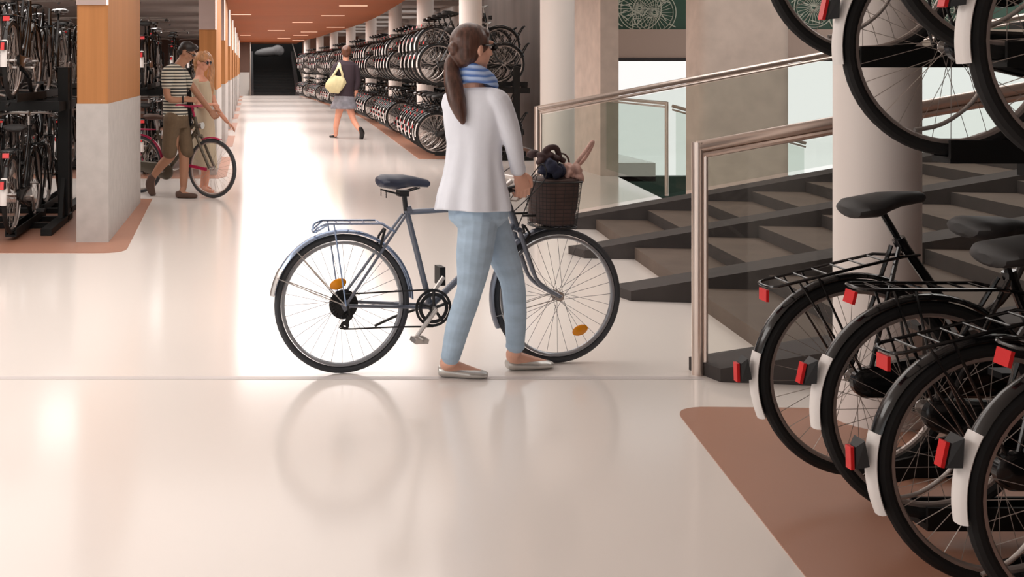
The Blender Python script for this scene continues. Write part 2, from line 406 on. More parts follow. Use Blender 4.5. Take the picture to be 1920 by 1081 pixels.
for k in range(3):
    near, far = T0[k], T0[k+1]
    n0 = near+db*RW; dist = (far-near).dot(db)
    off = (far-near).dot(da)
    for i in range(11):
        t = FIRST+i*GO; t2 = t+GO
        a = near+db*RW; w = dist-RW
        c0 = a+da*t; c1 = a+da*t2; d1 = far+da*t2; d0 = far+da*t
        m = MB(); h = RISE*(i+1); z = 0
        q4 = [sw(x) for x in (c0, c1, d1, d0)]
        m.add([x for x in q4]+[x+V((0, 0, h)) for x in q4], [(3, 2, 1, 0), (4, 5, 6, 7), (0, 1, 5, 4), (1, 2, 6, 5), (2, 3, 7, 6), (3, 0, 4, 7)])
        me = m.mesh('step', ['stair_tread', 'stair_edge'], 0)
        for pgn in me.polygons: pgn.material_index = 0 if (pgn.normal.z > .5 or i == 0) else 1  # lowest riser takes the tread tone: floor bounce put into its colour
        link('step', me, st)
# balustrades
def balustrade(base, sl, L, h, label, gap=.09, dirv=None, posts=(0,), glassmat='rail_glass', r=.024, flat=False, pane_to=None):
    dv = dirv or da
    t = thing('glass_balustrade', label, 'railing', base)
    m = MB(); top = V((0, 0, h))
    m.tube([top-V((0, 0, .0)), top+dv*L+V((0, 0, sl*L))], r, 14)
    m.tube([top+V((0, 0, -.045)), top+dv*L+V((0, 0, sl*L-.045))], r*.55, 8)
    m.build('handrail', 'steel', t)
    for p in posts:
        q = dv*p; zb = max(0, .065+sl*p) if sl > 0 and p else 0
        m = MB(); m.tube([q+V((0, 0, zb)), q+V((0, 0, h+sl*p+r*.8))], r, 14)
        m.tube([q+dv*.036+V((0, 0, zb+.02)), q+dv*.036+V((0, 0, h+sl*p-.04))], r*.5, 8); m.build('post', 'steel', t)
    a = dv*.045; b = dv*(L-.02); nrm = V((-dv.y, dv.x, 0))*.006
    z0 = .1 if sl <= 0 else .1
    cs = [a+V((0, 0, z0)), b+V((0, 0, z0+sl*L)), b+V((0, 0, h-.06+sl*L)), a+V((0, 0, h-.06))]
    m = MB(); m.add([x-nrm for x in cs]+[x+nrm for x in cs], [(3, 2, 1, 0), (4, 5, 6, 7), (0, 1, 5, 4), (1, 2, 6, 5), (2, 3, 7, 6), (3, 0, 4, 7)])
    m.build('glass_panel', glassmat, t, smooth=0)
    return t
pb = fl(1308, 702)
balustrade(pb, .2, 5.6, 1.137, 'steel and glass balustrade on the front ramp of the stairs, nearest the camera', r=.029, glassmat='clear_glass')
pc = V(((1007-U0)*11.35/F, 11.35, 0))
balustrade(pc, .2, 5.6, 1.14, 'steel and glass balustrade rising behind the stairs from left of the basket', r=.026)
A_ = at(1133, 328, 16.83); B_ = at(1250, 366, 14.1); A_.z = B_.z = 0
dv = (A_-B_); Lr = dv.length; dv.normalize()
balustrade(B_, 0, Lr, 1.11, 'level glass balustrade beside the window, running back towards the narrow pier', dirv=dv, posts=(0, Lr), r=.022)
t = balustrade(B_+V((.06, -.02, 0)), -.28, 1.6, 1.08, 'short sloping glass balustrade dropping away behind the broad concrete pier', dirv=V((1, 0, 0)), posts=(), r=.02)

# ---------------------------------------------------------------- dark stairs at the far end
t = thing('far_stairs', 'dark stairs rising at the far end of the corridor', 'stairs', (1.5, 66, 0))
for i in range(14):
    m = MB(); h = .16*(i+1); m.box((0, .35+.5*i+.25, h/2), (2.35, .5, h)); m.build('step', 'rack_black', t)
for s in (-1, 1):
    m = MB(); vs = []
    for x in (s*1.18, s*1.4):
        vs += [(x, .2, 0), (x, 7.4, 0), (x, 7.4, 2.6), (x, .2, .2)]
    m.add(vs, [(0, 1, 2, 3), (7, 6, 5, 4), (0, 4, 5, 1), (1, 5, 6, 2), (2, 6, 7, 3), (3, 7, 4, 0)]); m.build('stringer', 'dark_frame', t, smooth=0)
m = MB(); m.ell((0, 0, 0), (.95, .5, .3), 20, 12, Matrix.Rotation(R(-7), 3, 'Y')); m.ell((.55, -.1, .08), (.42, .4, .36), 18, 12)
o = flesh(m, 'streamlined_shape', 'pale_shape', None, .03, 3); o.location = (1.35, 75.0, 2.58); m = MB(); m.box((1.5, 75.3, 1.1), (4, 3.0, 2.26)); struct('floor', m, 'rack_black'); tag(o, 'blurred pale grey streamlined shape above the dark far stairs', 'sculpture')
balustrade(V((3.05, 65.8, 0)), .32, 6.5, 1.0, 'far sloping glass balustrade right of the dark stairs at corridor end', dirv=V((-.05, .999, 0)).normalized(), posts=(0,), r=.03)
m = MB(); m.tube([(0, 0, 0), (0, 0, 3.0)], .035, 8); o = m.build('post', 'steel', loc=(.12, 66.1, 0)); tag(o, 'thin pale vertical post left of the dark far stairs', 'post')
# ---------------------------------------------------------------- bicycles (local frame: x forward, z up, origin on the ground under the rear hub)
ZH = .35
def ring(R_, w, n=10, h=None):
    return [(R_+(h or w)*math.cos(2*PI*t/n), w*math.sin(2*PI*t/n)) for t in range(n)]
def p_tire(m, seg=56, n=10, r=.0215, Ro=.350, c=(0, 0, 0)): m.sweep(ring(Ro-r, r, n), 0, 2*PI, seg, c)
def p_rim(m, seg=56, c=(0, 0, 0)): m.sweep([(.314, -.013), (.314, .013), (.302, .012), (.297, .005), (.297, -.005), (.302, -.012)], 0, 2*PI, seg, c)
def p_spokes(m, n=32, r=.0013, c=(0, 0, 0), sd=3, flange=.022):
    for i in range(n):
        a = 2*PI*i/n; s = 1 if i % 2 else -1; tw = (.75 if (i//2) % 2 else -.75)
        m.tube([(c[0]+flange*math.cos(a+tw), c[1]+s*.028, c[2]+flange*math.sin(a+tw)), (c[0]+.304*math.cos(a), c[1]+s*.002, c[2]+.304*math.sin(a))], r, sd)
def p_hub(m, c=(0, 0, 0)):
    x, y, z = c
    m.tube([(x, y-.05, z), (x, y+.05, z)], .011, 10)
    for s in (-1, 1): m.tube([(x, y+s*.026, z), (x, y+s*.031, z)], .025, 14)
    m.tube([(x, y-.066, z), (x, y+.066, z)], .006, 8)
def p_fender(m, a0, a1, c=(0, 0, 0), Ri=.358, w=.026, seg=26, th=.004):
    prof = [(Ri, -w), (Ri+.009, -w*.75), (Ri+.014, -w*.3), (Ri+.014, w*.3), (Ri+.009, w*.75), (Ri, w), (Ri-.003, w*.94), (Ri+.007, w*.45), (Ri+.007, -w*.45), (Ri-.003, -w*.94)]
    m.sweep(prof, R(a0), R(a1), seg, c)
def wheel(root, full=True, tire='rubber', rim='rim', spoke='spoke', x=0, tr=.0215, ns=32, cache={}):
    key = (tire, rim, spoke, tr)
    if key not in cache:
        a = MB(); p_rim(a); b = MB(); p_tire(b, r=tr); c = MB(); p_spokes(c, ns, .0013 if ns == 32 else .0014); d = MB(); p_hub(d)
        cache[key] = (a.mesh('wheel', rim), b.mesh('tire', tire), c.mesh('spokes', spoke, 60), d.mesh('hub', 'alu'))
    w = link('wheel', cache[key][0], root, (x, 0, ZH))
    for nm, me in zip(('tire', 'spokes', 'hub'), cache[key][1:]): link(nm, me, w)
    return w
WB = 1.10
HB = [(.62, -.27, .755), (.70, -.275, .765), (.78, -.25, .785), (.85, -.15, .80), (.862, 0, .80), (.85, .15, .80), (.78, .25, .785), (.70, .275, .765), (.62, .27, .755)]
def dutch_frame(m, n=10):
    z = ZH; bb = (.46, 0, z-.065); st = (.262, 0, z+.44); ht = (.83, 0, z+.58); hl = (.862, 0, z+.40)
    m.tube([bb, st], .017, n); m.tube([ht, hl], .02, n)
    m.tube(smooth_path([hl, (.74, 0, z+.18), (.60, 0, z+.0), bb], 5), .018, n)
    m.tube(smooth_path([(.835, 0, z+.53), (.70, 0, z+.30), (.56, 0, z+.145), (.40, 0, z+.09)], 5), .014, n)
    for s in (-1, 1):
        m.tube([(0, s*.062, z), (.03, s*.06, z+.04), (st[0]-.02, s*.026, st[2]-.02)], .008, n-2)
        m.tube([(0, s*.062, z), bb], .009, n-2)
        m.beam((0-.015, s*.062, z), (.015, s*.062, z), .004, .05)
    m.tube([(bb[0], -.045, bb[2]), (bb[0], .045, bb[2])], .022, 12)
def dutch_fork(m, n=10):
    z = ZH
    for s in (-1, 1): m.tube(smooth_path([(.866, s*.045, z+.385), (.93, s*.05, z+.2), (.99, s*.05, z+.08), (WB, s*.052, z)], 5), [.012]*16, n)
    m.tube([(.866, -.05, z+.388), (.866, .05, z+.388)], .013, n)
def p_saddle(m, c, s=1.0):
    x, y, z = c
    rings = []
    for t, w, h in ((-.135, .045, .018), (-.125, .085, .032), (-.10, .108, .042), (-.05, .108, .046), (0, .075, .042), (.05, .045, .034), (.10, .032, .028), (.135, .026, .024), (.148, .012, .012)):
        zz = z+.012*math.cos(t*14)+(.012 if t < -.08 else 0)
        rings.append([(x+t*s, y+w*s*math.cos(2*PI*k/16), zz+h*s*(math.sin(2*PI*k/16) if math.sin(2*PI*k/16) > 0 else 1.25*math.sin(2*PI*k/16))*(.75)) for k in range(16)])
    m.loft(rings)
def p_carrier(m, z=ZH+.395, x0=-.245, x1=.24, w=.062, r=.0055):
    lp = smooth_path([(x0+.03, -w, z), (x0+.005, -w*.7, z), (x0, 0, z), (x0+.005, w*.7, z), (x0+.03, w, z)], 4)
    m.tube([(x1, -.03, z-.01), (x1-.05, -w, z)]+lp+[(x1-.05, w, z), (x1, .03, z-.01)], r, 8)
    for i in range(6):
        x = x0+.07+i*.068; m.tube([(x, -w, z), (x, w, z)], r*.7, 6)
    m.tube([(x1, -.03, z-.01), (x1+.07, -.02, z-.02)], r, 6); m.tube([(x1, .03, z-.01), (x1+.07, .02, z-.02)], r, 6)
    for s in (-1, 1):
        m.tube([(x0+.10, s*w, z), (-.012, s*.072, ZH)], .0045, 6); m.tube([(x0+.17, s*w, z), (.0, s*.072, ZH)], .0045, 6)
def p_chaincase(m, n=20):
    z = ZH; pts = []
    c0 = (0.0, z-.0, .052); c1 = (.46, z-.065, .098); ang = math.atan2(c1[1]-c0[1], c1[0]-c0[0])
    for i in range(n+1): a = ang+PI/2+PI*i/n; pts.append((c0[0]+c0[2]*math.cos(a), c0[1]+c0[2]*math.sin(a)))
    for i in range(n+1): a = ang-PI/2+PI*i/n; pts.append((c1[0]+c1[2]*math.cos(a), c1[1]+c1[2]*math.sin(a)))
    cx = .25; cz = z-.035
    rings = []
    for y, s in ((-.082, .90), (-.088, .0), ):
        pass
    r0 = [(p[0], -.052, p[1]) for p in pts]; r1 = [(p[0], -.076, p[1]) for p in pts]; r2 = [(cx+(p[0]-cx)*.95, -.084, cz+(p[1]-cz)*.88) for p in pts]
    m.loft([r0, r1, r2])
def p_crank(m, a=-.9, bb=(.46, ZH-.065), L=.17):
    ends = []
    for s, aa in ((-1, a), (1, a+PI)):
        ex = bb[0]+L*math.cos(aa); ez = bb[1]+L*math.sin(aa)
        ends.append((ex, s*.105, ez))
    m.tube([ends[0], (bb[0]+.002, -.104, bb[1]), (bb[0], -.09, bb[1]), (bb[0], .09, bb[1]), (bb[0]+.002, .104, bb[1]), ends[1]], .0115, 8)
def p_pedal(m, ex, y, ez, s):
    m.box((ex, y+s*.055, ez), (.09, .075, .022))
ca = -.95
PE = [(.46+.17*math.cos(ca), -.105, ZH-.065+.17*math.sin(ca), -1), (.46-.17*math.cos(ca), .105, ZH-.065-.17*math.sin(ca), 1)]
def tail_light(m):
    pass
def city_bike():
    t = thing('bicycle', 'x', 'bicycle')
    z = ZH
    m = MB(); dutch_frame(m); m.build('frame', 'black_gloss', t)
    m = MB(); dutch_fork(m); m.build('fork', 'black_gloss', t)
    wheel(t); wheel(t, x=WB)
    m = MB(); p_fender(m, -12, 152); p_fender(m, 151, 189, Ri=.3585, w=.020, th=.004); f = m.build('fender', 'black_gloss', t, (0, 0, z))
    m = MB(); p_fender(m, 152, 189, Ri=.3625, w=.029, seg=12); m.build('white_patch', 'patch_white', f)
    m = MB(); m.add([(-.372, -.03, .09), (-.372, .03, .09), (-.368, .03, .165), (-.368, -.03, .165), (-.405, -.016, .085), (-.405, .016, .085), (-.392, .016, .148), (-.392, -.016, .148)],
                    [(0, 3, 2, 1), (4, 5, 6, 7), (0, 1, 5, 4), (1, 2, 6, 5), (2, 3, 7, 6), (3, 0, 4, 7)]); m.build('light_housing', 'black', f, smooth=0)
    m = MB(); m.box((0, 0, 0), (.010, .030, .066)); o = m.build('tail_light', 'red', f, (-.408, 0, .118)); o.rotation_euler[1] = R(12)
    m = MB(); p_fender(m, 20, 190, seg=24); m.build('fender', 'black_gloss', t, (WB, 0, z))
    m = MB(); p_carrier(m); c = m.build('luggage_carrier', 'black_gloss', t)
    m = MB(); m.box((0, 0, 0), (.010, .058, .042)); o = m.build('reflector', 'red', c, (-.25, 0, z+.362)); o.rotation_euler[1] = R(14)
    m = MB(); p_chaincase(m); m.build('chain_case', 'black_gloss', t)
    m = MB(); p_crank(m, ca); k = m.build('crank', 'alu', t)
    for e in PE: m = MB(); p_pedal(m, *e); m.build('pedal', 'black', k)
    m = MB(); p_saddle(m, (.235, 0, z+.575), 1.0); m.build('saddle', 'saddle_grey', t)
    m = MB(); m.tube([(.262, 0, z+.43), (.225, 0, z+.55)], .012, 10); m.tube([(.266, 0, z+.42), (.259, 0, z+.445)], .022, 10); m.build('seat_post', 'black_gloss', t)
    m = MB(); m.tube(smooth_path(HB, 3), .011, 10); m.tube([(.83, 0, z+.57), (.80, 0, z+.66)], .013, 10)
    for i in range(2): pass
    h = [(x, y, zz+.245) for x, y, zz in HB]
    m = MB(); m.tube(smooth_path(h, 3), .011, 10); m.tube([(.83, 0, z+.57), (.815, 0, z+.66), (.862, 0, z+.695)], .012, 10); b = m.build('handlebar', 'alu', t)
    for s in (-1, 1):
        m = MB(); m.tube([(.60, s*.27, .997), (.72, s*.275, 1.013)], .016, 10); m.build('grip', 'black', b)
    m = MB(); m.tube([(.90, 0, z+.50), (.96, 0, z+.50)], [.03, .038], 14); m.build('headlamp', 'black', t)
    return t
def far_bike_mesh():
    m = MB(); z = ZH; S = 26
    m.mi = 0
    dutch_frame(m, 6); dutch_fork(m, 6)
    for x in (0, WB): p_tire(m, S, 6, c=(x, 0, z)); p_fender(m, -12 if x == 0 else 20, 152 if x == 0 else 190, (x, 0, z), seg=12)
    p_carrier(m); p_chaincase(m, 8); p_saddle(m, (.235, 0, z+.575)); m.tube([(.262, 0, z+.43), (.225, 0, z+.55)], .012, 6)
    m.box((-.39, 0, z+.13), (.03, .05, .06))
    for s in (-1, 1): m.tube([(.60, s*.27, .997), (.72, s*.275, 1.013)], .016, 6)
    m.mi = 1
    for x in (0, WB):
        p_rim(m, S, (x, 0, z)); p_spokes(m, 18, .0019, (x, 0, z)); m.tube([(x, -.05, z), (x, .05, z)], .016, 8)
    m.tube(smooth_path([(x, y, zz+.245) for x, y, zz in HB], 2), .011, 6); p_crank(m, ca)
    m.mi = 2; p_fender(m, 152, 189, (0, 0, z), Ri=.3625, w=.029, seg=6)
    m.mi = 3; m.box((-.408, 0, z+.12), (.012, .026, .05)); m.box((-.252, 0, z+.362), (.012, .036, .025))
    return m.mesh('bicycle', ['black_gloss', 'far_spoke', 'patch_white', 'red'], 40)
proto = city_bike(); register(proto); used = [False]
FAR = far_bike_mesh()
def place(hub, yaw, pitch, label, group, full):
    if full:
        o = proto if not used[0] else copy_tree(proto); used[0] = True
    else:
        o = link('bicycle', FAR)
    o.rotation_mode = 'XYZ'; o.rotation_euler = (0, -pitch, yaw)
    rm = o.rotation_euler.to_matrix(); o.location = V(hub)-rm@V((0, 0, ZH))
    tag(o, label, 'bicycle', group)
    return o
# ---------------------------------------------------------------- double-deck racks
def tray_mesh(L=1.52, name='tray'):
    m = MB()
    m.box((L/2-.03, 0, -.012), (L, .10, .02)); m.box((L/2-.03, -.046, .022), (L, .012, .06)); m.box((L/2-.03, .046, .022), (L, .012, .06))
    m.box((L-.08, 0, .0), (.1, .07, .10))
    return m.mesh(name, 'rack_black', 0)
TRAY = tray_mesh()
def hoop_mesh():
    m = MB(); m.tube(smooth_path([(-.15, -.06, -.265), (-.06, -.06, -.245), (.03, -.06, -.18), (.08, -.06, -.10)], 4), .007, 8)
    a = m.mesh('wheel_guide', 'alu', 60); m = MB()
    m.tube(smooth_path([(.96, -.05, -.28), (1.2, -.06, -.16), (1.47, -.06, .30), (1.52, 0, .34), (1.47, .06, .30), (1.2, .06, -.16)], 5), .010, 8)
    return a, m.mesh('front_hoop', 'rack_black', 60)
HOOP, HOOP2 = hoop_mesh()
PT = R(13.5)
def bay_slots(y0, n, dy, hx):
    """(tier, index, hub, pitch) for a bay with bikes pointing +x; y0 = far end"""
    out = []
    for i in range(n):
        y = y0-dy*i; x = hx(y)
        out.append((0, i, V((x, y, .435)), PT if i % 2 == 0 else 0))
        out.append((1, i, V((x+.03, y, 1.90 if i % 2 == 0 else 1.60)), 0))
    return out
def rack(slots, yaw, label, loc, along):
    t = thing('bicycle_rack', label, 'rack', loc, yaw)
    inv = Matrix.Rotation(-yaw, 3, 'Z')
    ys = []; 
    for tier, i, hub, pitch in slots:
        p = inv@(V(hub)-V(loc)); ys.append((p.y, p.x))
        tr = link('tray', TRAY, t); tr.rotation_euler = (0, -pitch, 0)
        q = p-Matrix.Rotation(-pitch, 3, 'Y')@V((0, 0, ZH)); tr.location = q
        g = link('wheel_guide', HOOP, tr, (0, 0, ZH)); g = link('front_hoop', HOOP2, tr, (0, 0, ZH))
    ys.sort(); ya, xa = ys[0]; yb, xb = ys[-1]
    for fx, r_ in ((.78, .05), (1.28, .06)):
        m = MB(); m.beam((xa+fx, ya-.3, 1.17), (xb+fx, yb+.3, 1.17), .07, .09); m.build('beam', 'rack_black', t)
        m = MB(); m.beam((xa+fx, ya-.3, .03), (xb+fx, yb+.3, .03), .07, .05); m.build('floor_rail', 'rack_black', t)
    for (y, x, s) in ((ya-.26, xa, -1), (yb+.26, xb, 1)):
        m = MB(); m.box((x+1.28, y, .78), (.10, .10, 1.52)); m.box((x+1.15, y, 1.16), (.7, .06, .09)); m.build('post', 'rack_black', t)
        m = MB(); m.box((x+.9, y, .035), (1.3, .10, .06)); m.add([(x+1.05, y-.02, .06), (x+1.28, y-.02, .06), (x+1.28, y-.02, .55), (x+1.05, y+.02, .06), (x+1.28, y+.02, .06), (x+1.28, y+.02, .55)], [(0, 1, 2), (5, 4, 3), (0, 3, 4, 1), (1, 4, 5, 2), (2, 5, 3, 0)])
        m.build('foot', 'rack_black', t, smooth=0)
    return t

# foreground bay (right of the frame)
hx = lambda y: {4.16: 2.157, 3.77: 2.185, 3.37: 2.153, 2.98: 2.17}.get(round(y, 2), 2.17)
fs = []
for i, y in enumerate((4.16, 3.77, 3.37, 2.98)):
    fs.append((0, i, V((hx(y), y, .435 if i != 2 else .395)), PT if i % 2 == 0 else 0))
    fs.append((1, i, V((2.178 if i != 1 else 2.257, y, 1.905 if i % 2 == 0 else 1.60)), 0))
ll = ['foreground black bicycle with raised front, lower tier, its saddle before the white column',
      'foreground black bicycle standing level, lower tier, second from the white column',
      'foreground black bicycle with raised front, lower tier, third from the white column',
      'foreground black bicycle, lower tier, nearest to the camera']
lu = ['black city bicycle hanging high in the upper tier, its wheel crossing the far window pane',
      'black bicycle in the upper tier, its rear wheel in front of the broad white column',
      'black city bicycle high in the upper tier, thick tyre cut by the top picture edge',
      'black city bicycle in the upper tier at the right edge, nearest to the camera']
for tier, i, hub, p in fs: place(hub, 0, p, (ll, lu)[tier][i], 'city bicycles in the foreground double-deck rack', True)
rack(fs, 0, 'black double-deck rack holding the bicycles in the right foreground', (2.2, 3.6, 0), 1)

# bays along the right, behind the woman
bay_n = ['first', 'second', 'third', 'fourth', 'fifth', 'sixth', 'seventh']
for b in range(7):
    yc = CY[b+3]; y0 = yc-1.07; n = 10 if b < 6 else 9
    h = lambda y: colX(y)-.30
    sl_ = bay_slots(y0, n, .388, h)
    for tier, i, hub, p in sl_:
        j = n-1-i
        pos = 'nearest' if j == 0 else ORD[j]+' from near end'
        place(hub, 0, p, 'black bicycle, %s, %s tier of %s rack bay on the right' % (pos, ['lower', 'upper'][tier], bay_n[b]), 'bicycles in the %s rack bay on the right' % bay_n[b], b == 0 and j < 6)
    rack(sl_, 0, 'black double-deck rack of the %s bay along the right' % bay_n[b], (colX(y0-1.7)-.3, y0-1.7, 0), 1)

# left racks: bikes point away from the camera; one rack row per pillar bay
YW = PI/2
rows = [(10.42, [-2.1, -2.5], 'row at nearest pillar', 0), (16.9, [-1.5, -1.9, -2.7, -3.1, -3.5], 'second row on the left', 1), (23.3, [-1.5, -1.9, -3.5, -3.9, -4.3], 'third row on the left', 2), (29.7, [-1.5, -1.9, -2.3, -4.4, -4.8], 'fourth row on the left', 3)]
for y, xs, nm, ri in rows:
    sl_ = []
    for i, x in enumerate(xs):
        sl_.append((0, i, V((x, y, .41)), 0 if i % 2 == 0 else PT)); sl_.append((1, i, V((x, y+.02, 1.60 if i % 2 == 0 else 1.85)), 0))
    for tier, i, hub, p in sl_:
        place(hub, YW, p, 'black bicycle, %s from the right, %s tier, %s' % (ORD[i], ['lower', 'upper'][tier], nm), 'bicycles in the %s' % nm, ri == 0 or (ri == 1 and i < 2))
    rack(sl_, YW, 'black double-deck bicycle rack, near side of the %s' % nm, (xs[0], y, 0), 1)
    if ri > 1: continue
    y2 = y+3.25; s2 = []
    xs2 = [-2.15, -2.55, -2.95] if ri == 0 else [-1.55, -2.75, -3.15, -3.55]
    for i, x in enumerate(xs2):
        s2.append((0, i, V((x-.02, y2, .41)), 0 if i % 2 == 0 else PT)); s2.append((1, i, V((x-.02, y2, 1.60 if i % 2 == 0 else 1.85)), 0))
    for tier, i, hub, p in s2:
        place(hub, -YW, p, 'black bicycle facing out, %s from right, %s tier, back of %s' % (ORD[i], ['lower', 'upper'][tier], nm), 'far-side bicycles in the %s' % nm, False)
    rack(s2, -YW, 'black double-deck bicycle rack, far side of the %s' % nm, (xs2[0], y2, 0), 1)

# ---------------------------------------------------------------- the silver-blue bicycle with the basket
rc = V((.474, 5.895, 0)); fc = V((1.608, 6.10, 0)); WBh = (fc-rc).length; yawh = math.atan2(fc.y-rc.y, fc.x-rc.x)
hb = thing('bicycle', 'silver-blue touring bicycle with front basket, pushed by the ponytailed woman', 'bicycle', rc, yawh)
z = ZH
wheel(hb, tire='tire_grey', rim='rim_grey', spoke='spoke_dark', tr=.0165, ns=32); wheel(hb, tire='tire_grey', rim='rim_grey', spoke='spoke_dark', x=WBh, tr=.0165)
bb = (.462, 0, z-.03); st = (.335, 0, z+.46); ht = (.868, 0, z+.515); hl = (.925, 0, z+.36)
m = MB()
m.tube([bb, st], .0155, 12); m.tube([st, (st[0]+.025, 0, st[2]+.005)], .02, 12); m.tube([(st[0], 0, st[2]-.01), (ht[0]+.01, 0, ht[2]-.045)], .0145, 12)
m.tube([bb, (hl[0]-.005, 0, hl[2]+.02)], .017, 12); m.tube([ht, hl], .019, 12); m.tube([(bb[0], -.04, bb[2]), (bb[0], .04, bb[2])], .022, 12)
for s in (-1, 1):
    m.tube([(0, s*.062, z), (st[0]-.01, s*.024, st[2]-.02)], .0075, 8); m.tube([(0, s*.062, z), (bb[0]-.02, s*.035, bb[2])], .009, 8); m.beam((-.018, s*.062, z-.01), (.02, s*.062, z+.01), .005, .045)
m.build('frame', 'frame_blue', hb)
m = MB()
for s in (-1, 1): m.tube(smooth_path([(.928, s*.042, z+.345), (.975, s*.048, z+.2), (1.03, s*.048, z+.08), (WBh, s*.05, z)], 5), [.0125]*8+[.010]*8, 10)
m.tube([(.926, -.048, z+.35), (.926, .048, z+.35)], .015, 10); m.build('fork', 'frame_blue', hb)
m = MB(); p_fender(m, 2, 171, w=.025, seg=32); f = m.build('fender', 'fender_blue', hb, (0, 0, z))
m = MB(); p_fender(m, 150, 172, Ri=.3605, w=.028, seg=8); m.build('mudflap', 'alu', f)
m = MB()
for s in (-1, 1): m.tube([(-.34, s*.027, .14), (0, s*.066, 0)], .0028, 6); m.tube([(-.24, s*.027, .27), (0, s*.066, 0)], .0028, 6)
m.build('fender_stay', 'alu', f)
m = MB(); p_fender(m, 75, 205, w=.025, seg=28); f = m.build('fender', 'frame_blue', hb, (WBh, 0, z))
m = MB()
for s in (-1, 1): m.tube([(-.345, s*.027, -.09), (0, s*.06, 0)], .0028, 6)
m.build('fender_stay', 'alu', f)
# carrier
zc = z+.405; w = .065
m = MB(); lp = smooth_path([(-.09, -w, zc+.005), (-.135, -w*.8, zc-.012), (-.15, 0, zc-.045), (-.135, w*.8, zc-.012), (-.09, w, zc+.005)], 4)
m.tube([(.27, -.03, zc-.05), (.19, -w, zc)]+lp+[(.19, w, zc), (.27, .03, zc-.05)], .0055, 8)
for x in (-.04, .03, .10, .17): m.tube([(x, -w, zc), (x+.02, w, zc)], .004, 6)
for s in (-1, 1): m.tube([(-.06, s*w, zc), (0, s*.07, z)], .0045, 6); m.tube([(-.09, s*w, zc), (-.15, s*w*.6, zc-.04)], .005, 6)
m.build('luggage_carrier', 'fender_blue', hb)
m = MB(); p_saddle(m, (.315, 0, z+.60), .97); o = m.build('saddle', 'navy', hb)
m = MB()
for s in (-1, 1): m.tube([(.21, s*.04, z+.565), (.29, s*.025, z+.545), (.40, s*.02, z+.575)], .004, 6)
for s in (-1, 1): m.tube([(.215+.004*math.cos(a*.8), s*.045+.012*math.cos(a*.8), z+.53+.0028*a*.5) for a in range(0, 26)], .0025, 5)
m.tube([(.335, 0, z+.44), (.322, 0, z+.55)], .0125, 10); m.box((.315, 0, z+.548), (.05, .06, .03)); m.build('seat_post', 'black', hb)
m = MB()
for k in range(6): m.sweep([(.052-.006*k+dr, y_-.03-.004*k) for dr, y_ in ((0, -.001), (0, .001), (-.02, .001), (-.02, -.001))], 0, 2*PI, 24)
for k in range(24): m.box((.056*math.cos(k*PI/12), -.03, .056*math.sin(k*PI/12)), (.01, .004, .01), mtx=Matrix.Rotation(-k*PI/12, 3, 'Y'))
m.sweep([(.075, -.024), (.073, -.022), (.05, -.024)], 0, 2*PI, 24)
m.build('sprocket', 'black', hb, (0, 0, z))
m = MB(); m.sweep([(.095, -.05), (.095, -.046), (.082, -.046), (.082, -.05)], 0, 2*PI, 40)
for k in range(5): a = k*2*PI/5+.3; m.tube([(0, -.05, 0), (.088*math.cos(a), -.05, .088*math.sin(a))], .008, 6)
m.sweep([(.078, -.052), (.078, -.049), (.060, -.049), (.060, -.052)], 0, 2*PI, 30)
m.build('chainring', 'black', hb, (bb[0], 0, bb[2]))
m = MB(); ch = [(0, -.05, z+.055), (.46, -.05, bb[2]+.094)]; m.tube(ch, .0045, 5)
m.tube(smooth_path([(.46, -.05, bb[2]-.094), (.25, -.05, z-.118), (.0, -.05, z-.118), (-.02, -.05, z-.098), (.01, -.05, z-.078), (.03, -.05, z-.05)], 4), .0045, 5); m.build('chain', 'black', hb)
m = MB(); m.sweep([(.022, -.053), (.022, -.045), (.008, -.045), (.008, -.053)], 0, 2*PI, 16, (.0, 0, z-.10)); m.sweep([(.02, -.053), (.02, -.045), (.008, -.045), (.008, -.053)], 0, 2*PI, 16, (.02, 0, z-.055))
m.beam((.0, -.06, z-.10), (.02, -.06, z-.05), .006, .022); m.beam((.02, -.06, z-.05), (.01, -.066, z), .008, .02); m.build('derailleur', 'black', hb)
cr = R(-128); L = .165
m = MB(); m.tube([(bb[0]+L*math.cos(cr), -.09, bb[2]+L*math.sin(cr)), (bb[0]+.002, -.088, bb[2]), (bb[0], -.075, bb[2]), (bb[0], .065, bb[2]), (bb[0]+.002, .078, bb[2]), (bb[0]-L*math.cos(cr), .085, bb[2]-L*math.sin(cr))], .0115, 8); k = m.build('crank', 'alu', hb)
m = MB()
ex, ez = bb[0]+L*math.cos(cr), bb[2]+L*math.sin(cr)
for a in (-.028, .028): m.box((ex+a-.005, -.145, ez-.005), (.012, .085, .022), mtx=Matrix.Rotation(R(15), 3, 'Y'))
m.box((ex-.005, -.105, ez-.005), (.06, .01, .02)); m.box((ex-.005, -.185, ez-.005), (.06, .01, .02)); m.tube([(ex, -.09, ez), (ex, -.19, ez)], .008, 6); m.build('pedal', 'alu', k)
ex, ez = bb[0]-L*math.cos(cr), bb[2]-L*math.sin(cr)
m = MB(); m.box((ex, .14, ez), (.03, .085, .095)); m.build('pedal', 'black', k)
m = MB(); m.tube([(.42, .05, bb[2]-.02), (.30, .10, z-.10), (.20, .11, z-.145)], .007, 6); m.build('kickstand', 'black', hb)
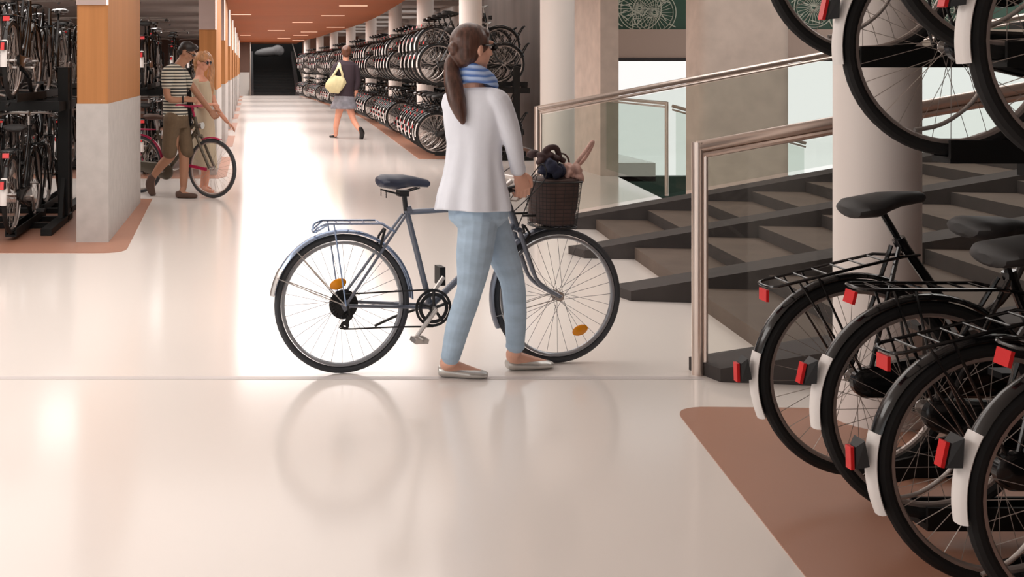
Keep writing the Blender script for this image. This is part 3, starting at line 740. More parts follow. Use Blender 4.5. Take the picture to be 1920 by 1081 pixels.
# handlebar and stem
hz = z+.60
m = MB(); m.tube([ht, (.855, 0, z+.565), (.90, 0, hz)], .013, 10)
m.tube(smooth_path([(.74, -.285, hz-.02), (.83, -.29, hz), (.90, -.22, hz+.012), (.925, -.08, hz+.012), (.925, .08, hz+.012), (.90, .22, hz+.012), (.83, .29, hz), (.74, .285, hz-.02)], 4), .011, 10)
m.tube([(.865, -.22, hz-.01), (.87, -.26, hz-.04), (.80, -.29, hz-.07), (.76, -.29, hz-.065)], .006, 6); m.box((.885, -.2, hz+.0), (.04, .03, .03)); b = m.build('handlebar', 'alu', hb)
m = MB(); m.tube([ht, (ht[0]-.005, 0, ht[2]+.03)], .024, 12); m.build('headset', 'black', b)
for s in (-1, 1): m = MB(); m.tube([(.73, s*.284, hz-.022), (.84, s*.289, hz+.002)], .0165, 12); m.build('grip', 'black', b)
m = MB(); m.tube([(.91, -.14, hz+.02), (.91, -.14, hz+.045)], [.03, .024], 16); m.build('bell', 'alu', b)
m = MB()
for pth in ([(.90, -.2, hz), (.96, -.18, hz+.05), (.99, -.05, hz-.05), (.93, -.01, z+.36)], [(.90, .2, hz), (.97, .12, hz+.06), (.90, .02, hz-.1), (.60, .01, z+.40)], [(.87, -.24, hz), (.93, -.3, hz+.11), (.99, -.2, hz+.02), (.9, -.02, z+.44)]): m.tube(smooth_path(pth, 5), .0028, 5)
m.build('brake_cable', 'black', hb)
m = MB()
for s in (-1, 1): m.tube([(.965, s*.01, z+.37), (.985, s*.035, z+.33), (.96, s*.03, z+.28)], .007, 6); m.tube([(.22, s*.01, z+.37), (.20, s*.035, z+.33), (.19, s*.03, z+.28)], .007, 6)
m.build('brake', 'black', hb)
for x, a, r_ in ((0, 105, .105), (WBh, -57, .215)):
    m = MB(); m.ell((0, 0, 0), (.045, .012, .027), 6, 8); o = m.build('spoke_reflector', 'amber', hb, (x+r_*math.cos(R(a)), -.02, z+r_*math.sin(R(a)))); o.rotation_euler[1] = R(-18)
# basket
bx0, bx1, bz0, bz1, bw = 1.0, 1.245, z+.365, z+.60, .15
def bring(z_, k, n=40):
    cx = (bx0+bx1)/2+.005*k; out = []
    for i in range(n):
        a = 2*PI*i/n; c_, s_ = math.cos(a), math.sin(a); e = .6
        out.append(V((cx+(.105+.02*k)*math.copysign(abs(c_)**e, c_), (bw-.025+.025*k)*math.copysign(abs(s_)**e, s_), z_)))
    return out
m = MB()
for j in range(13): k = j/12; m.tube(bring(bz0+(bz1-bz0)*k, k), .0012 if j not in (0, 12) else .005, 5, True)
lo, hi = bring(bz0, 0, 56), bring(bz1, 1, 56)
for a, b_ in list(zip(lo, hi))[::2]: m.tube([a, b_], .0012, 4)
for i in range(1, 12): a = lo[(i*2) % 56]; b_ = lo[(56-i*2) % 56]; m.tube([a, b_], .0016, 4)
m.tube([(.94, -.05, bz0+.06), (bx0+.01, -.05, bz0+.06)], .006, 6); m.tube([(.94, .05, bz0+.06), (bx0+.01, .05, bz0+.06)], .006, 6)
m.build('basket', 'black', hb)
hm = Matrix.Rotation(yawh, 3, 'Z')
def bk(x, y, z_): return rc+hm@V((x, y, z_))
cx = (bx0+bx1)/2
m = MB()
rings = []
for j in range(9):
    k = j/8; rings.append([bk(cx+(p.x-cx)*.93*(1+.03*math.sin(5*i/40*2*PI+j)), p.y*.93*(1+.03*math.sin(7*i/40*2*PI+j*1.7)), p.z) for i, p in enumerate(bring(bz0+.012+(bz1-bz0+.0)*k, k))])
m.loft(rings); m.ell(bk(cx+.06, 0, bz1+.005), (.06, .11, .03))
tag(flesh(m, 'shopping_bag', 'bag_brown', None, .006, 3), 'crumpled brown bag filling the front basket of the silver-blue bicycle', 'bag')
random.seed(3)
def clump(name, m_, c, n, sp, r, label, cat):
    m = MB()
    for i in range(n):
        p = bk(c[0]+random.uniform(-1, 1)*sp[0], c[1]+random.uniform(-1, 1)*sp[1], c[2]+random.uniform(-1, 1)*sp[2])
        m.ell(p, (r*random.uniform(.7, 1.3), r*random.uniform(.6, 1.2), r*random.uniform(.4, .8)), 12, 8, Matrix.Rotation(random.uniform(0, 3), 3, 'Y')@Matrix.Rotation(random.uniform(0, 3), 3, 'Z'))
    return m
m = clump('', '', (cx-.03, -.05, bz1+.055), 20, (.06, .07, .035), .036, '', '')
tag(flesh(m, 'folded_jacket', 'navy_cloth', None, .005, 2), 'dark navy folded jacket stuffed in the left half of the bicycle basket', 'jacket')
m = clump('', '', (cx-.045, -.03, bz1+.115), 16, (.055, .05, .028), .028, '', '')
m.tube(smooth_path([bk(cx-.075, -.03, bz1+.11), bk(cx-.05, -.05, bz1+.165), bk(cx+.0, -.05, bz1+.17), bk(cx+.03, -.03, bz1+.115), bk(cx+.06, -.02, bz1+.10)], 5), .016, 8)
tag(flesh(m, 'handbag', 'dark_brown_cloth', None, .005, 2), 'dark brown leather handbag poking out on top of the bicycle basket', 'bag')
m = clump('', '', (cx+.08, -.05, bz1+.05), 15, (.045, .05, .035), .029, '', '')
m.tube(smooth_path([bk(cx+.06, -.06, bz1+.04), bk(cx+.10, -.07, bz1+.09), bk(cx+.15, -.07, bz1+.15), bk(cx+.195, -.06, bz1+.20), bk(cx+.20, -.04, bz1+.175), bk(cx+.16, -.04, bz1+.11), bk(cx+.115, -.04, bz1+.07)], 5), (.011), 8)
tag(flesh(m, 'rose_scarf', 'rose_cloth', None, .005, 2), 'pale rose knotted cloth with a long loop rising from the basket', 'scarf')
m = MB(); m.tube([bk(cx+.055+.04*math.cos(a*PI/12), .0, bz1+.085+.052*math.sin(a*PI/12)) for a in range(-3, 16)], .005, 6)
tag(m.build('bag_handle', 'dark_brown_cloth'), 'thin dark arched bag handle behind the rose cloth in the basket', 'handle')

# ---------------------------------------------------------------- the man's pink and olive bicycle
r2 = fl(262, 359); r2 = V((-1.33, 14.48, 0)); f2 = V((-.425, 13.86, 0)); WB2 = (f2-r2).length; yw2 = math.atan2(f2.y-r2.y, f2.x-r2.x)
pbk = thing('bicycle', 'olive and pink ladies bicycle pushed by the man in the striped shirt', 'bicycle', r2, yw2)
for x in (0, WB2): wheel(pbk, tire='tire_grey', rim='rim', spoke='spoke', x=x, tr=.021, ns=32)
z = ZH
m = MB(); bb = (.44, 0, z-.06)
m.tube([bb, (.27, 0, z+.42)], .018, 10); m.tube([(.84, 0, z+.60), (.90, 0, z+.38)], .022, 10); m.tube([(.87, 0, z+.44), bb], .024, 10); m.tube([(.85, 0, z+.52), (.38, 0, z+.12)], .018, 10)
for s in (-1, 1): m.tube([(0, s*.06, z), (.26, s*.025, z+.38)], .009, 8); m.tube([(0, s*.06, z), bb], .01, 8)
m.build('frame', 'olive_frame', pbk)
m = MB()
for s in (-1, 1): m.tube([(.905, s*.05, z+.37), (1.0, s*.052, z+.18), (WB2, s*.052, z)], .017, 10)
m.tube([(.9, -.06, z+.375), (.9, .06, z+.375)], .02, 10); m.build('fork', 'olive_frame', pbk)
m = MB(); p_fender(m, 5, 175, w=.03, seg=24); m.build('fender', 'pink', pbk, (0, 0, z))
m = MB(); p_fender(m, 70, 112, w=.03, seg=12); m.build('fender', 'pink', pbk, (WB2, 0, z))
m = MB(); m.beam((WB2-.33, -.03, z+.02), (WB2-.04, -.055, z-.01), .02, .035); m.build('stay', 'pink', pbk)
m = MB(); p_saddle(m, (.235, 0, z+.58), 1.0); m.build('saddle', 'brown_shoe', pbk)
m = MB(); m.tube([(.27, 0, z+.42), (.245, 0, z+.57)], .013, 8); m.build('seat_post', 'alu', pbk)
m = MB(); m.box((-.0, 0, z+.43), (.40, .12, .012)); m.tube([(-.17, .06, z+.42), (0, .07, z)], .006, 6); m.tube([(-.17, -.06, z+.42), (0, -.07, z)], .006, 6); m.build('luggage_carrier', 'pink', pbk)
m = MB(); m.tube([(.84, 0, z+.60), (.80, 0, z+.71)], .014, 8); m.tube(smooth_path([(.70, -.29, z+.72), (.80, -.27, z+.75), (.84, -.1, z+.73), (.84, .1, z+.73), (.80, .27, z+.75), (.70, .29, z+.72)], 4), .014, 8); b = m.build('handlebar', 'pink', pbk)
for s in (-1, 1): m = MB(); m.tube([(.66, s*.295, z+.705), (.75, s*.285, z+.735)], .019, 8); m.build('grip', 'black', b)
m = MB(); p_chaincase(m, 10); m.build('chain_case', 'olive_frame', pbk)
m = MB(); p_crank(m, R(200), (bb[0], bb[2])); k = m.build('crank', 'alu', pbk)
m = MB(); m.tube([(.90, 0, z+.50), (.96, 0, z+.50)], [.03, .04], 12); m.build('headlamp', 'alu', pbk)
# ---------------------------------------------------------------- people
def frame(face, up=(0, 0, 1)):
    f = V(face).normalized(); u = V(up); s = f.cross(u).normalized(); u = s.cross(f)
    return Matrix((s, f, u)).transposed()              # columns: own right, face, up
def limb(m, pts, rad, n=16, side=None):
    m.tube(smooth_path(pts, 4), interp(rad, 4), n, side=side)
    for p, r in ((pts[0], rad[0]), (pts[-1], rad[-1])):
        r = r if not isinstance(r, tuple) else min(r); m.ell(p, (r, r, r), 12, 8)
def interp(r, k):
    out = []
    for a, b in zip(r, r[1:]):
        for j in range(k):
            t = j/k
            out.append(tuple(x*(1-t)+y*t for x, y in zip(a, b)) if isinstance(a, tuple) else a*(1-t)+b*t)
    return out+[r[-1]]
def hand(m, w, fwd, palm, thumb, curl=25, s=1.0, spread=1.0):
    w = V(w); f = V(fwd).normalized(); t = V(thumb); t = (t-f*t.dot(f)).normalized()
    p = V(palm); p = (p-f*p.dot(f)-t*p.dot(t)).normalized()
    m.tube([w-f*.02*s, w, w+f*.04*s, w+f*.085*s], [(.024*s, .019*s), (.026*s, .018*s), (.038*s, .016*s), (.038*s, .013*s)], 14, side=t)
    for i in range(4):
        b = w+f*(.082-.003*abs(i-1))*s+t*(.030-.0205*i)*s*spread; q = b; a = R(curl*.5); L = (.95, 1.05, 1.0, .8)[i]
        pts = [b-f*.015*s, b]
        for l in (.043, .027, .021):
            d = f*math.cos(a)+p*math.sin(a); q = q+d*l*L*s; pts.append(q); a += R(curl)
        m.tube(pts, [.0095*s, .0095*s, .009*s, .0082*s, .0068*s], 10); m.ell(pts[-1], (.0068*s,)*3, 8, 6)
    b = w+f*.022*s+t*.026*s; d1 = (t*.75+f*.65+p*.35).normalized(); d2 = (t*.2+f*.85+p*.55).normalized()
    pts = [b, b+d1*.04*s, b+d1*.04*s+d2*.032*s, b+d1*.04*s+d2*.058*s]
    m.tube(pts, [.014*s, .0115*s, .0105*s, .008*s], 10); m.ell(pts[-1], (.008*s,)*3, 8, 6)
def head(m, c, fm, s=1.0):
    c = V(c); P = lambda x, y, z_: c+fm@V((x, y, z_))*s
    E = lambda x, y, z_, r: m.ell(P(x, y, z_), [a*s for a in r], 20, 14, fm)
    E(0, -.012, .02, (.074, .094, .092)); E(0, .022, -.03, (.062, .068, .075)); E(0, .045, -.078, (.036, .036, .030)); E(0, .0, -.055, (.055, .06, .05))
    E(0, .088, .035, (.05, .012, .012))                # brow
    m.tube([P(0, .083, .028), P(0, .104, -.006), P(0, .110, -.018), P(0, .088, -.028)], [.008*s, .011*s, .012*s, .009*s], 8)
    E(0, .084, -.045, (.022, .010, .0065)); E(0, .082, -.058, (.019, .010, .007))
    for k in (-1, 1):
        E(k*.045, .06, -.015, (.02, .02, .02))
        m.ell(P(k*.075, -.008, -.005), (.010*s, .019*s, .032*s), 12, 8, fm@Matrix.Rotation(k*R(18), 3, 'Z'))
def eyes(c, fm, root, s=1.0):
    for k in (-1, 1):
        m = MB(); m.ell((0, 0, 0), (.013*s, .009*s, .008*s), 10, 8, fm); e = m.build('eye', 'patch_white', root, V(c)+fm@V((k*.031, .079, .012))*s)
        m = MB(); m.ell(fm@V((0, .006, 0))*s, (.006*s, .005*s, .006*s), 8, 6, fm); m.build('iris', 'hair_black', e)
def shoe(m, heel, toe, h=.05, w=.042, up=0.0):
    heel = V(heel); toe = V(toe); d = toe-heel
    pts = [heel+d*t+V((0, 0, z_)) for t, z_ in ((0, h*.5), (.12, h*.5), (.35, h*.42), (.6, h*.38), (.85, h*.33), (.97, h*.28))]
    rr = [(w*.55, h*.35), (w*.78, h*.52), (w*.8, h*.45), (w*1.0, h*.40), (w*.85, h*.33), (w*.4, h*.2)]
    sd = d.cross(V((0, 0, 1))).normalized(); m.tube(smooth_path(pts, 3), interp(rr, 3), 16, side=sd)

# ---- woman with the ponytail (in front)
Y0 = 5.76
P = lambda u, v, dy=0: at(u, v, Y0+dy)
wm = thing('person', 'woman with long dark ponytail, white sweater and blue scarf pushing the silver-blue bicycle', 'person', (1.1, 5.8, 0))
wl = V((1.1, 5.8, 0))
def rel(o, root=wm): o.parent = root; o.matrix_parent_inverse = Matrix.Translation(-V(root.location)); return o
fh = frame((.90, .43, -.03)); hc = P(886, 92, .0)
fb = frame((.72, .69, 0)); rt = V((.69, -.72, 0))      # torso frame, own right
m = MB()
head(m, hc, fh, 1.02)
limb(m, [P(884, 112), P(886, 140, .0), P(886, 172, .01)], [.052, .05, .062])
# torso inside the clothes
m.tube([P(888, 163), P(889, 190), P(890, 240), P(892, 290), P(894, 340), P(896, 390), P(897, 418)], [(.07, .05), (.155, .085), (.145, .095), (.12, .088), (.13, .10), (.155, .115), (.12, .10)], 20, side=rt)
shR = P(933, 193, -.105); elR = P(961, 262, -.10); wrR = P(972, 328, -.035)
shL = P(848, 190, .12); elL = P(868, 262, .34); wrL = P(884, 330, .50)
limb(m, [shR, elR, wrR], [.046, .036, .025]); limb(m, [shL, elL, wrL], [.046, .036, .025])
hipR = P(893, 408, -.06); knR = P(880, 545, -.03); anR = P(845, 676, .0)
hipL = P(917, 408, .08); knL = P(960, 525, .12); anL = P(966, 655, .15)
limb(m, [hipR, knR, anR], [.075, .05, .034]); limb(m, [hipL, knL, anL], [.075, .05, .034])
# feet
hR = fl(829, 706); tR = fl(914, 709); hL = fl(957, 693.5); tL = fl(1036, 689)
for hh, tt, an in ((hR, tR, anR), (hL, tL, anL)):
    m.tube(smooth_path([an, V((an.x, an.y, .075))*.5+(hh+V((0, 0, .075)))*.5, hh+(tt-hh)*.3+V((0, 0, .05)), hh+(tt-hh)*.6+V((0, 0, .03)), hh+(tt-hh)*.9+V((0, 0, .02))], 3), interp([.034, .036, .034, .030, .018], 3), 12)
    m.ell(hh+(tt-hh)*.1+V((0, 0, .035)), (.03, .028, .034), 12, 8)
# hands on the grips
gm = Matrix.Rotation(yawh, 3, 'Z')
gR = rc+gm@V((.825, -.288, hz-.004)); gL = rc+gm@V((.775, .285, hz-.012))
hand(m, gR+V((-.015, -.035, .078)), V((.20, .05, -.75)), V((.1, .95, -.2)), gm@V((.95, .1, .2)), 58, 1.06)
limb(m, [wrR, gR+V((-.015, -.035, .078))], [.026, .024]); 
hand(m, gL+V((-.05, .02, .08)), V((.42, -.10, -.60)), V((.5, -.6, -.5)), gm@V((.9, -.25, .3)), 62, 1.0)
limb(m, [wrL, gL+V((-.05, .02, .08))], [.026, .024])
rel(flesh(m, 'body', 'skin', None, .0045, 4)); eyes(hc-wl, fh, wm, 1.02)
# sweater
m = MB(); rings = []
prof = [(163, 889, .105, .052), (168, 889, .135, .070), (176, 890, .160, .084), (198, 889, .178, .100), (235, 889, .164, .108), (270, 889, .146, .106), (300, 888, .148, .112), (330, 888, .162, .128), (360, 887, .182, .156), (390, 887, .196, .170)]
def shirt_ring(u, v, a, b, amp, hem=0, n=60):
    out = []
    for i in range(n):
        t = 2*PI*i/n; rp = 1+amp*math.sin(6*t+.6)+amp*.6*math.sin(11*t+1.2)
        q = P(u, v)+rt*a*rp*math.cos(t)+(fb@V((0, 1, 0)))*b*rp*math.sin(t)
        q.z -= hem*1.6*max(0, -math.cos(t)-.45)*2; out.append(q)
    return out
for i, (v, u, a, b) in enumerate(prof): k = i/(len(prof)-1); rings.append(shirt_ring(u, v, a, b, .055*k**2, .014*k**4))
m.loft(rings)
limb(m, [P(918, 182, -.08), P(935, 190, -.11), P(951, 228, -.115), elR, P(971, 318, -.045)], [.046, .056, .052, .046, .035]); limb(m, [P(862, 181, .09), shL+V((0, 0, -.012)), elL, wrL], [.046, .056, .046, .036])
m.tube([P(970.5, 312, -.05), P(972, 322, -.04)], [.039, .037], 14)
sw_ = rel(flesh(m, 'sweater', 'knit_white', None, .0055, 7))
# jeans
m = MB()
m.tube([P(895, 366), P(896, 385), P(897, 408), P(899, 425)], [(.148, .11), (.155, .125), (.155, .128), (.11, .09)], 20, side=rt)
m.ell(P(884, 410, -.06), (.085, .08, .075)); m.ell(P(903, 408, .0), (.10, .10, .07))
limb(m, [hipR+V((.01, 0, 0)), P(889, 480, -.05), knR, P(859, 610, -.01), P(845, 668, .0)], [.098, .088, .062, .060, .046]); limb(m, [hipL, P(938, 465, .10), knL, P(966, 590, .14), P(966, 648, .15)], [.092, .082, .062, .057, .044])
for q in (P(845, 664, 0), P(966, 645, .15)): m.tube([q, q-V((0, 0, .018))], .048, 16)
jn = rel(flesh(m, 'jeans', 'denim', None, .005, 5))
m = MB(); 
for hh, tt in ((hR, tR), (hL, tL)):
    m = MB(); d = tt-hh; shoe(m, hh-d*.09, tt+d*.04, .062, .050); rel(flesh(m, 'shoe', 'silver_shoe', None, .004, 3))
# hair: cap and ponytail
m = MB(); E = lambda x, y, z_, r: m.ell(hc+fh@V((x, y, z_)), r, 24, 16, fh)
E(0, -.020, .034, (.086, .102, .096)); E(0, -.045, -.02, (.074, .07, .07)); E(0, .03, .072, (.066, .055, .045)); E(.0, -.055, -.055, (.05, .045, .04))
tie = P(853, 101, -.01); E(-.0, -.105, .0, (.035, .035, .035))
m.tube(smooth_path([hc+fh@V((0, -.09, 0)), tie, P(846, 120, -.02), P(850, 155, -.05), P(857, 190, -.08), P(864, 215, -.10), P(869, 233, -.10)], 4), interp([.026, .022, .036, (.048, .036), (.050, .036), (.034, .026), (.008, .008)], 4) if False else interp([(.026, .026), (.022, .022), (.034, .03), (.046, .034), (.044, .034), (.030, .024), (.008, .008)], 4), 16, side=(1, 0, 0))
rel(flesh(m, 'hair', 'hair_dark', None, .0045, 3))
m = MB(); m.tube([tie+V((.026*math.cos(a*PI/8), .02*math.sin(a*PI/8), .012*math.sin(a*PI/8))) for a in range(16)], .005, 6, True); rel(m.build('hair_tie', 'skin_rose'))
# scarf
m = MB()
for j, (v, a, b, r) in enumerate([(131, .068, .066, .016), (140, .076, .072, .020), (150, .082, .078, .021), (159, .088, .082, .018)]):
    cc = P(889+j, v, .0)
    m.tube([cc+rt*a*math.cos(t*PI/18)+fb@V((0, 1, 0))*(b*math.sin(t*PI/18)+.012)+V((0, 0, -.028*math.sin(t*PI/18)-.012*math.cos(t*PI/18+j))) for t in range(36)], r, 12, True)
rel(flesh(m, 'scarf', 'scarf', None, .005, 2))
# sunglasses
m = MB()
for k in (-1, 1):
    m.ell(hc+fh@V((k*.036, .100, .014)), (.031, .006, .021), 14, 8, fh)
    m.tube([hc+fh@V((k*.066, .094, .020)), hc+fh@V((k*.084, .04, .018)), hc+fh@V((k*.080, -.01, .018))], .0035, 6)
    m.box(hc+fh@V((k*.066, .090, .016)), (.008, .02, .024), mtx=fh)
m.tube([hc+fh@V((-.02, .102, .018)), hc+fh@V((.02, .102, .018))], .003, 6)
rel(m.build('sunglasses', 'lens_black'))
m = MB(); w_ = gR+V((-.015, -.035, .09)); m.tube([wrR*.55+w_*.45+V((.027*math.cos(a*PI/8), .027*math.sin(a*PI/8), 0)) for a in range(16)], .003, 6, True); rel(m.build('bracelet', 'black'))

# ---- man in the striped shirt
YM = 13.95
P = lambda u, v, dy=0: at(u, v, YM+dy)
mn = thing('person', 'man in striped shirt and knee-length shorts pushing the olive and pink bicycle', 'person', (-.85, YM, 0))
fh = frame((.86, -.12, -.50)); hc = P(350, 98, 0); m = MB(); head(m, hc, fh, 1.06)
limb(m, [P(347, 108), P(338, 120), P(330, 134)], [.06, .062, .07])
m.tube([P(328, 126), P(328, 140), P(329, 170), P(330, 200), P(331, 222)], [(.08, .07), (.16, .11), (.15, .12), (.13, .11), (.15, .12)], 18, side=(.35, -.94, 0))
sN = P(314, 138, -.15); eN = P(315, 183, -.20); wN = P(345, 187, -.12); sF = P(343, 138, .15); eF = P(372, 178, .12); wF = P(394, 207, .02)
limb(m, [sN, eN, wN], [.052, .042, .030]); hand(m, wN, (.9, .2, .05), (.1, .5, -.8), (0, .6, .6), 28, 1.05)
limb(m, [sF, eF, wF], [.05, .042, .030]); hand(m, wF, (.6, -.1, -.7), (.2, -.6, -.6), (.6, .2, .4), 55, 1.05)
hN = P(324, 225, -.09); kN = P(322, 285, -.05); aN = P(287, 331, .12); hF = P(336, 225, .09); kF = P(345, 290, .02); aF = P(344, 352, -.02)
limb(m, [hN, kN, P(303, 309, .05), aN], [.09, .062, .056, .038]); limb(m, [hF, kF, P(345, 318, 0), aF], [.09, .062, .058, .038])
tN = P(287, 362, .16); limb(m, [aN, P(284, 345, .14), tN], [.036, .04, .03]); hf = fl(339, 371); tf = fl(368, 371.5)
limb(m, [aF, hf+V((.02, 0, .05)), tf+V((-.05, 0, .03))], [.036, .04, .03])
rl = lambda o: rel(o, mn)
rl(flesh(m, 'body', 'skin_tan', None, .007, 3)); eyes(hc-V(mn.location), fh, mn, 1.06)
m = MB(); m.tube([P(331, 120), P(329, 128), P(328, 142), P(328, 170), P(328, 195), P(329, 216), P(329, 219)], [(.07, .065), (.14, .095), (.178, .125), (.168, .14), (.158, .14), (.17, .15), (.17, .15)], 24, side=(.35, -.94, 0))
limb(m, [P(320, 131, -.10), sN+V((0, 0, .01)), P(313, 160, -.18)], [.06, .072, .066]); limb(m, [P(338, 131, .10), sF, P(354, 158, .14)], [.06, .07, .062]); rl(flesh(m, 'shirt', 'tee', None, .008, 4))
m = MB(); m.tube([P(329, 212), P(330, 225), P(331, 240)], [(.165, .145), (.175, .15), (.15, .13)], 20, side=(.35, -.94, 0))
limb(m, [hN, P(320, 255, -.07), P(318, 284, -.06)], [.115, .10, .09]); limb(m, [hF, P(345, 255, .04), P(350, 284, .02)], [.115, .09, .085]); rl(flesh(m, 'shorts', 'khaki', None, .008, 3))
m = MB(); shoe(m, hf-V((.06, 0, 0)), tf+V((.02, 0, 0)), .085, .052); rl(flesh(m, 'shoe', 'brown_shoe', None, .006, 2))
m = MB(); limb(m, [P(285, 332, .11), P(281, 345, .13), P(285, 360, .15), P(288, 363, .17)], [.045, .055, .045, .03]); rl(flesh(m, 'shoe', 'brown_shoe', None, .006, 2))
m = MB(); E = lambda x, y, z_, r: m.ell(hc+fh@V((x, y, z_)), r, 20, 14, fh)
E(0, -.018, .045, (.084, .098, .088)); E(0, -.055, -.005, (.076, .062, .07)); E(0, .045, .10, (.06, .055, .035)); rl(flesh(m, 'hair', 'hair_black', None, .007, 1))
m = MB()
for k in (-1, 1): m.ell(hc+fh@V((k*.034, .102, .012)), (.028, .006, .020), 12, 8, fh); m.tube([hc+fh@V((k*.062, .096, .016)), hc+fh@V((k*.084, .0, .016))], .004, 6)
rl(m.build('glasses', 'lens_black'))
m = MB(); m.tube([wN*.93+eN*.07+V((0, .034*math.cos(a*PI/6), .034*math.sin(a*PI/6))) for a in range(12)], .012, 6, True); rl(m.build('wristwatch', 'black'))

# ---- blonde woman
YB = 14.45
P = lambda u, v, dy=0: at(u, v, YB+dy)
bw = thing('person', 'long-haired blonde woman in cream dress and sunglasses beside the striped man', 'person', (-.5, YB, 0))
fh = frame((.85, -.45, -.22)); hc = P(379, 116, 0); m = MB(); head(m, hc, fh, 1.0)
limb(m, [P(376, 128), P(374, 146)], [.05, .055])
m.tube([P(374, 142), P(375, 152), P(378, 180), P(380, 205), P(382, 232)], [(.07, .05), (.145, .09), (.135, .10), (.11, .09), (.14, .11)], 18, side=(.5, -.87, 0))
s1 = P(366, 156, -.08); e1 = P(372, 196, -.14); w1 = P(390, 196, -.30); s2 = P(392, 158, .12); e2 = P(405, 200, .02); w2_ = P(426, 228, -.05)
limb(m, [s1, e1, w1], [.042, .034, .024]); hand(m, w1, (.9, -.1, .1), (0, .3, -.9), (.1, .8, .3), 35, .92)
limb(m, [s2, e2, w2_], [.042, .034, .024]); hand(m, w2_, (.65, -.1, -.6), (-.4, .2, -.7), (.2, -.8, .1), 16, .92)
h1 = P(378, 236, -.06); k1 = P(380, 300, -.06); a1 = P(384, 352, -.02); h2 = P(388, 236, .07); k2 = P(386, 300, .12); a2 = P(380, 350, .2)
limb(m, [h1, k1, P(386, 325, -.03), a1], [.08, .055, .052, .034]); limb(m, [h2, k2, a2], [.08, .052, .034])
f1 = fl(384, 363); limb(m, [a1, f1+V((0, 0, .05)), f1+V((.10, -.08, .03))], [.034, .034, .022]); f2_ = fl(379, 357); limb(m, [a2, f2_+V((0, 0, .05)), f2_+V((.10, -.05, .03))], [.034, .034, .022])
rl = lambda o: rel(o, bw)
rl(flesh(m, 'body', 'skin_rose', None, .007, 3)); eyes(hc-V(bw.location), fh, bw)
m = MB(); m.tube([P(375, 146), P(376, 156), P(379, 182), P(381, 204), P(382, 235), P(383, 280), P(384, 312), P(384, 316)], [(.10, .06), (.155, .105), (.15, .12), (.125, .105), (.155, .13), (.17, .14), (.18, .15), (.18, .15)], 24, side=(.5, -.87, 0))
limb(m, [s1+V((.02, 0, .0)), s1, P(368, 176, -.11)], [.05, .056, .052]); limb(m, [s2, P(397, 176, .08)], [.054, .05]); rl(flesh(m, 'dress', 'cream_cloth', None, .008, 4))
m = MB(); E = lambda x, y, z_, r: m.ell(hc+fh@V((x, y, z_)), r, 20, 14, fh)
E(0, -.022, .038, (.086, .10, .092)); E(0, -.06, -.01, (.078, .058, .08)); E(0, .03, .085, (.06, .05, .035))
m.tube(smooth_path([P(384, 98, .05), P(392, 108, .12), P(396, 130, .12), P(394, 155, .06), P(395, 175, .0), P(391, 186, -.03)], 4), interp([.03, .04, .045, .05, .035, .01], 4), 14)
m.tube(smooth_path([P(370, 110, .02), P(371, 130, .04), P(376, 150, .10)], 4), interp([.04, .05, .02], 4), 12)
rl(flesh(m, 'hair', 'hair_blond', None, .007, 1))
m = MB()
for k in (-1, 1): m.ell(hc+fh@V((k*.035, .100, .010)), (.028, .007, .022), 12, 8, fh); m.tube([hc+fh@V((k*.062, .094, .014)), hc+fh@V((k*.082, .0, .014))], .003, 6)
rl(m.build('sunglasses', 'lens_black'))
m = MB()
for f_, d_ in ((f1, V((.16, -.11, 0))), (f2_, V((.16, -.08, 0)))):
    m = MB(); shoe(m, f_-d_*.2, f_+d_, .04, .040); rl(flesh(m, 'sandal', 'rose_cloth', None, .006, 1))

# ---- woman with the yellow bag, far down the corridor
YF = 25.7
P = lambda u, v, dy=0: at(u, v, YF+dy)
fw = thing('person', 'woman in dark top and grey skirt walking away down the corridor', 'person', (2.1, YF, 0))
fh = frame((.25, .95, -.1)); hc = P(650, 98, 0); S = 1.12; m = MB(); head(m, hc, fh, S)
limb(m, [P(649, 106), P(648, 124)], [.065, .075])
rt2 = (.96, -.25, 0)
m.tube([P(648, 117), P(647, 126), P(647, 150), P(647, 172), P(646, 186)], [(.09, .07), (.21, .11), (.19, .13), (.15, .12), (.19, .14)], 18, side=rt2)
limb(m, [P(629, 127), P(625, 152, -.05), P(629, 168, .05)], [.062, .05, .035]); hand(m, P(629, 168, .05), (.3, .5, -.2), (.3, .3, -.5), (0, .5, .8), 40, 1.1)
limb(m, [P(667, 127), P(671, 152, .0), P(667, 174, -.02)], [.062, .05, .035]); hand(m, P(667, 174, -.02), (-.2, .1, -1), (-.9, .3, .1), (0, .9, 0), 20, 1.1)
limb(m, [P(640, 190), P(633, 222), P(630, 238), P(630, 252)], [.105, .066, .06, .038]); limb(m, [P(653, 190), P(661, 220, -.1), P(668, 234, -.2), P(674, 243, -.4)], [.105, .068, .06, .038])
limb(m, [P(630, 252), fl(628, 257)+V((0, 0, .04)), fl(622, 257)+V((0, .1, .03))], [.038, .04, .025]); limb(m, [P(674, 243, -.4), P(677, 250, -.38), P(677, 259, -.30)], [.036, .04, .025])
rl = lambda o: rel(o, fw)
rl(flesh(m, 'body', 'skin_rose', None, .009, 3)); eyes(hc-V(fw.location), fh, fw, S)
m = MB(); m.tube([P(649, 114), P(648, 121), P(647, 150), P(647, 170), P(646, 182)], [(.17, .08), (.225, .12), (.22, .15), (.19, .15), (.22, .16)], 20, side=rt2)
limb(m, [P(632, 124), P(628, 130), P(624, 152, -.05), P(629, 166, .05)], [.07, .078, .068, .05]); limb(m, [P(664, 124), P(668, 130), P(671, 152), P(668, 166, -.02)], [.07, .078, .068, .055]); rl(flesh(m, 'top', 'dark_cloth', None, .01, 3))
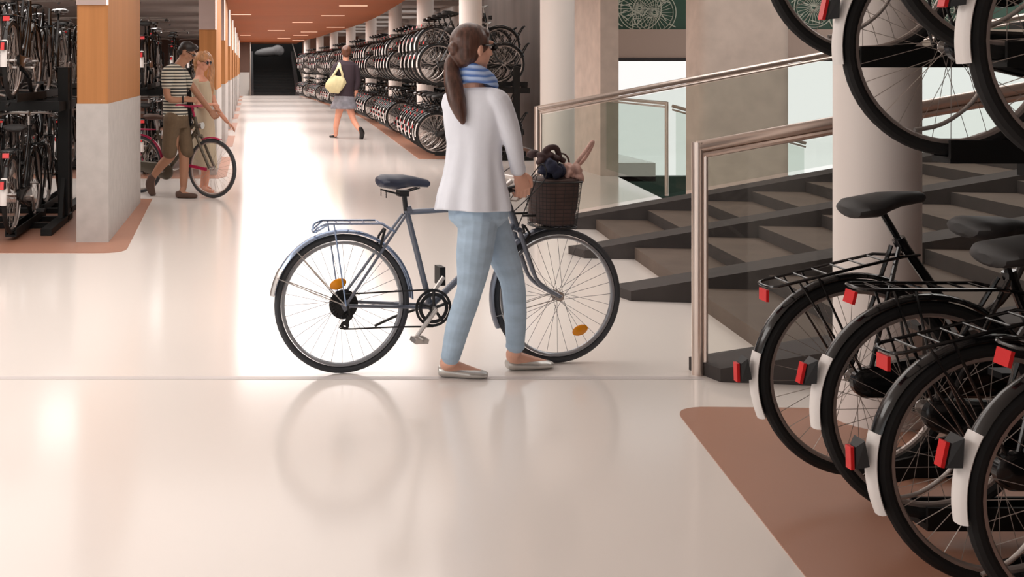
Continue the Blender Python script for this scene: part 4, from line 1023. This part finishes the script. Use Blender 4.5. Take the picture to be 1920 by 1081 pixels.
m = MB(); m.tube([P(646, 176), P(646, 186), P(645, 200), P(645, 204)], [(.2, .15), (.235, .17), (.30, .22), (.30, .22)], 20, side=rt2); rl(flesh(m, 'skirt', 'grey_cloth', None, .01, 3))
m = MB(); E = lambda x, y, z_, r: m.ell(hc+fh@V((x, y, z_)), [a*S for a in r], 20, 14, fh)
E(0, -.022, .035, (.098, .11, .108)); E(0, -.06, -.01, (.09, .065, .09)); E(.0, -.105, .03, (.05, .045, .05)); rl(flesh(m, 'hair', 'hair_brown', None, .008, 1))
m = MB(); shoe(m, fl(631.5, 257.5), fl(617, 257.5), .07, .055); rl(flesh(m, 'shoe', 'black', None, .008, 1))
m = MB(); limb(m, [P(676, 241, -.44), P(679, 250, -.41), P(677, 261, -.34)], [.045, .058, .04]); rl(flesh(m, 'shoe', 'black', None, .008, 1))
m = MB(); m.tube([P(610, 160, -.14), P(617, 161, -.15), P(628, 158, -.16), P(640, 160, -.15), P(644, 163, -.14)], [(.05, .03), (.15, .07), (.20, .085), (.19, .08), (.13, .05)], 18, side=(0, 0, 1))
m.tube(smooth_path([P(613, 156, -.13), P(622, 145, -.17), P(632, 130, -.14), P(636, 118, -.02)], 4), .028, 8); m.tube(smooth_path([P(642, 155, -.14), P(642, 140, -.17), P(638, 128, -.15), P(637, 118, -.02)], 4), .028, 8)
o = flesh(m, 'shoulder_bag', 'bag_yellow', None, .01, 3); tag(o, 'pale yellow slouchy shoulder bag carried by the woman walking down the corridor', 'bag')
# ---------------------------------------------------------------- light
W = bpy.data.worlds.new('world'); SC.world = W; W.use_nodes = True
bg = W.node_tree.nodes['Background']; bg.inputs[0].default_value = (1.0, .97, .95, 1); bg.inputs[1].default_value = 1.1
def area(loc, size, power, rot=(0, 0, 0), col=(1, .965, .93)):
    l = bpy.data.lights.new('area_light', 'AREA'); l.shape = 'RECTANGLE'; l.size, l.size_y = size; l.energy = power; l.color = col
    o = bpy.data.objects.new('area_light', l); COL.objects.link(o); o.location = loc; o.rotation_euler = rot
    return o
for y in (19, 25.4, 31.8, 38.2, 44.5, 51, 57.3, 63): area((1.25, y, 2.93), (2.8, 4.2), 185)
area((-.4, 9.5, 3.05), (5, 7), 155, col=(1, .96, .92))
for x, y in ((-4.5, 15.2), (-4.5, 21.8), (-4.5, 28.2)): area((x, y, 3.05), (6, 1.6), 110)
area((-4.0, 4.2, 3.05), (3.5, 5), 210)  # added fill from the left, gives the near column its gradient
area((6.0, 9.5, 4.6), (4, 5), 130)  # added fill above the stairs, brightens piers and rails
area((4.9, 25, 3.3), (1.2, 8), 40); area((5.0, 45, 3.3), (1.4, 24), 110)
SC.view_settings.view_transform = 'Standard'; SC.view_settings.look = 'None'; SC.view_settings.gamma = 1; SC.view_settings.exposure = 0
SC.cycles.max_bounces = 8; SC.cycles.transparent_max_bounces = 24; SC.cycles.use_denoising = True
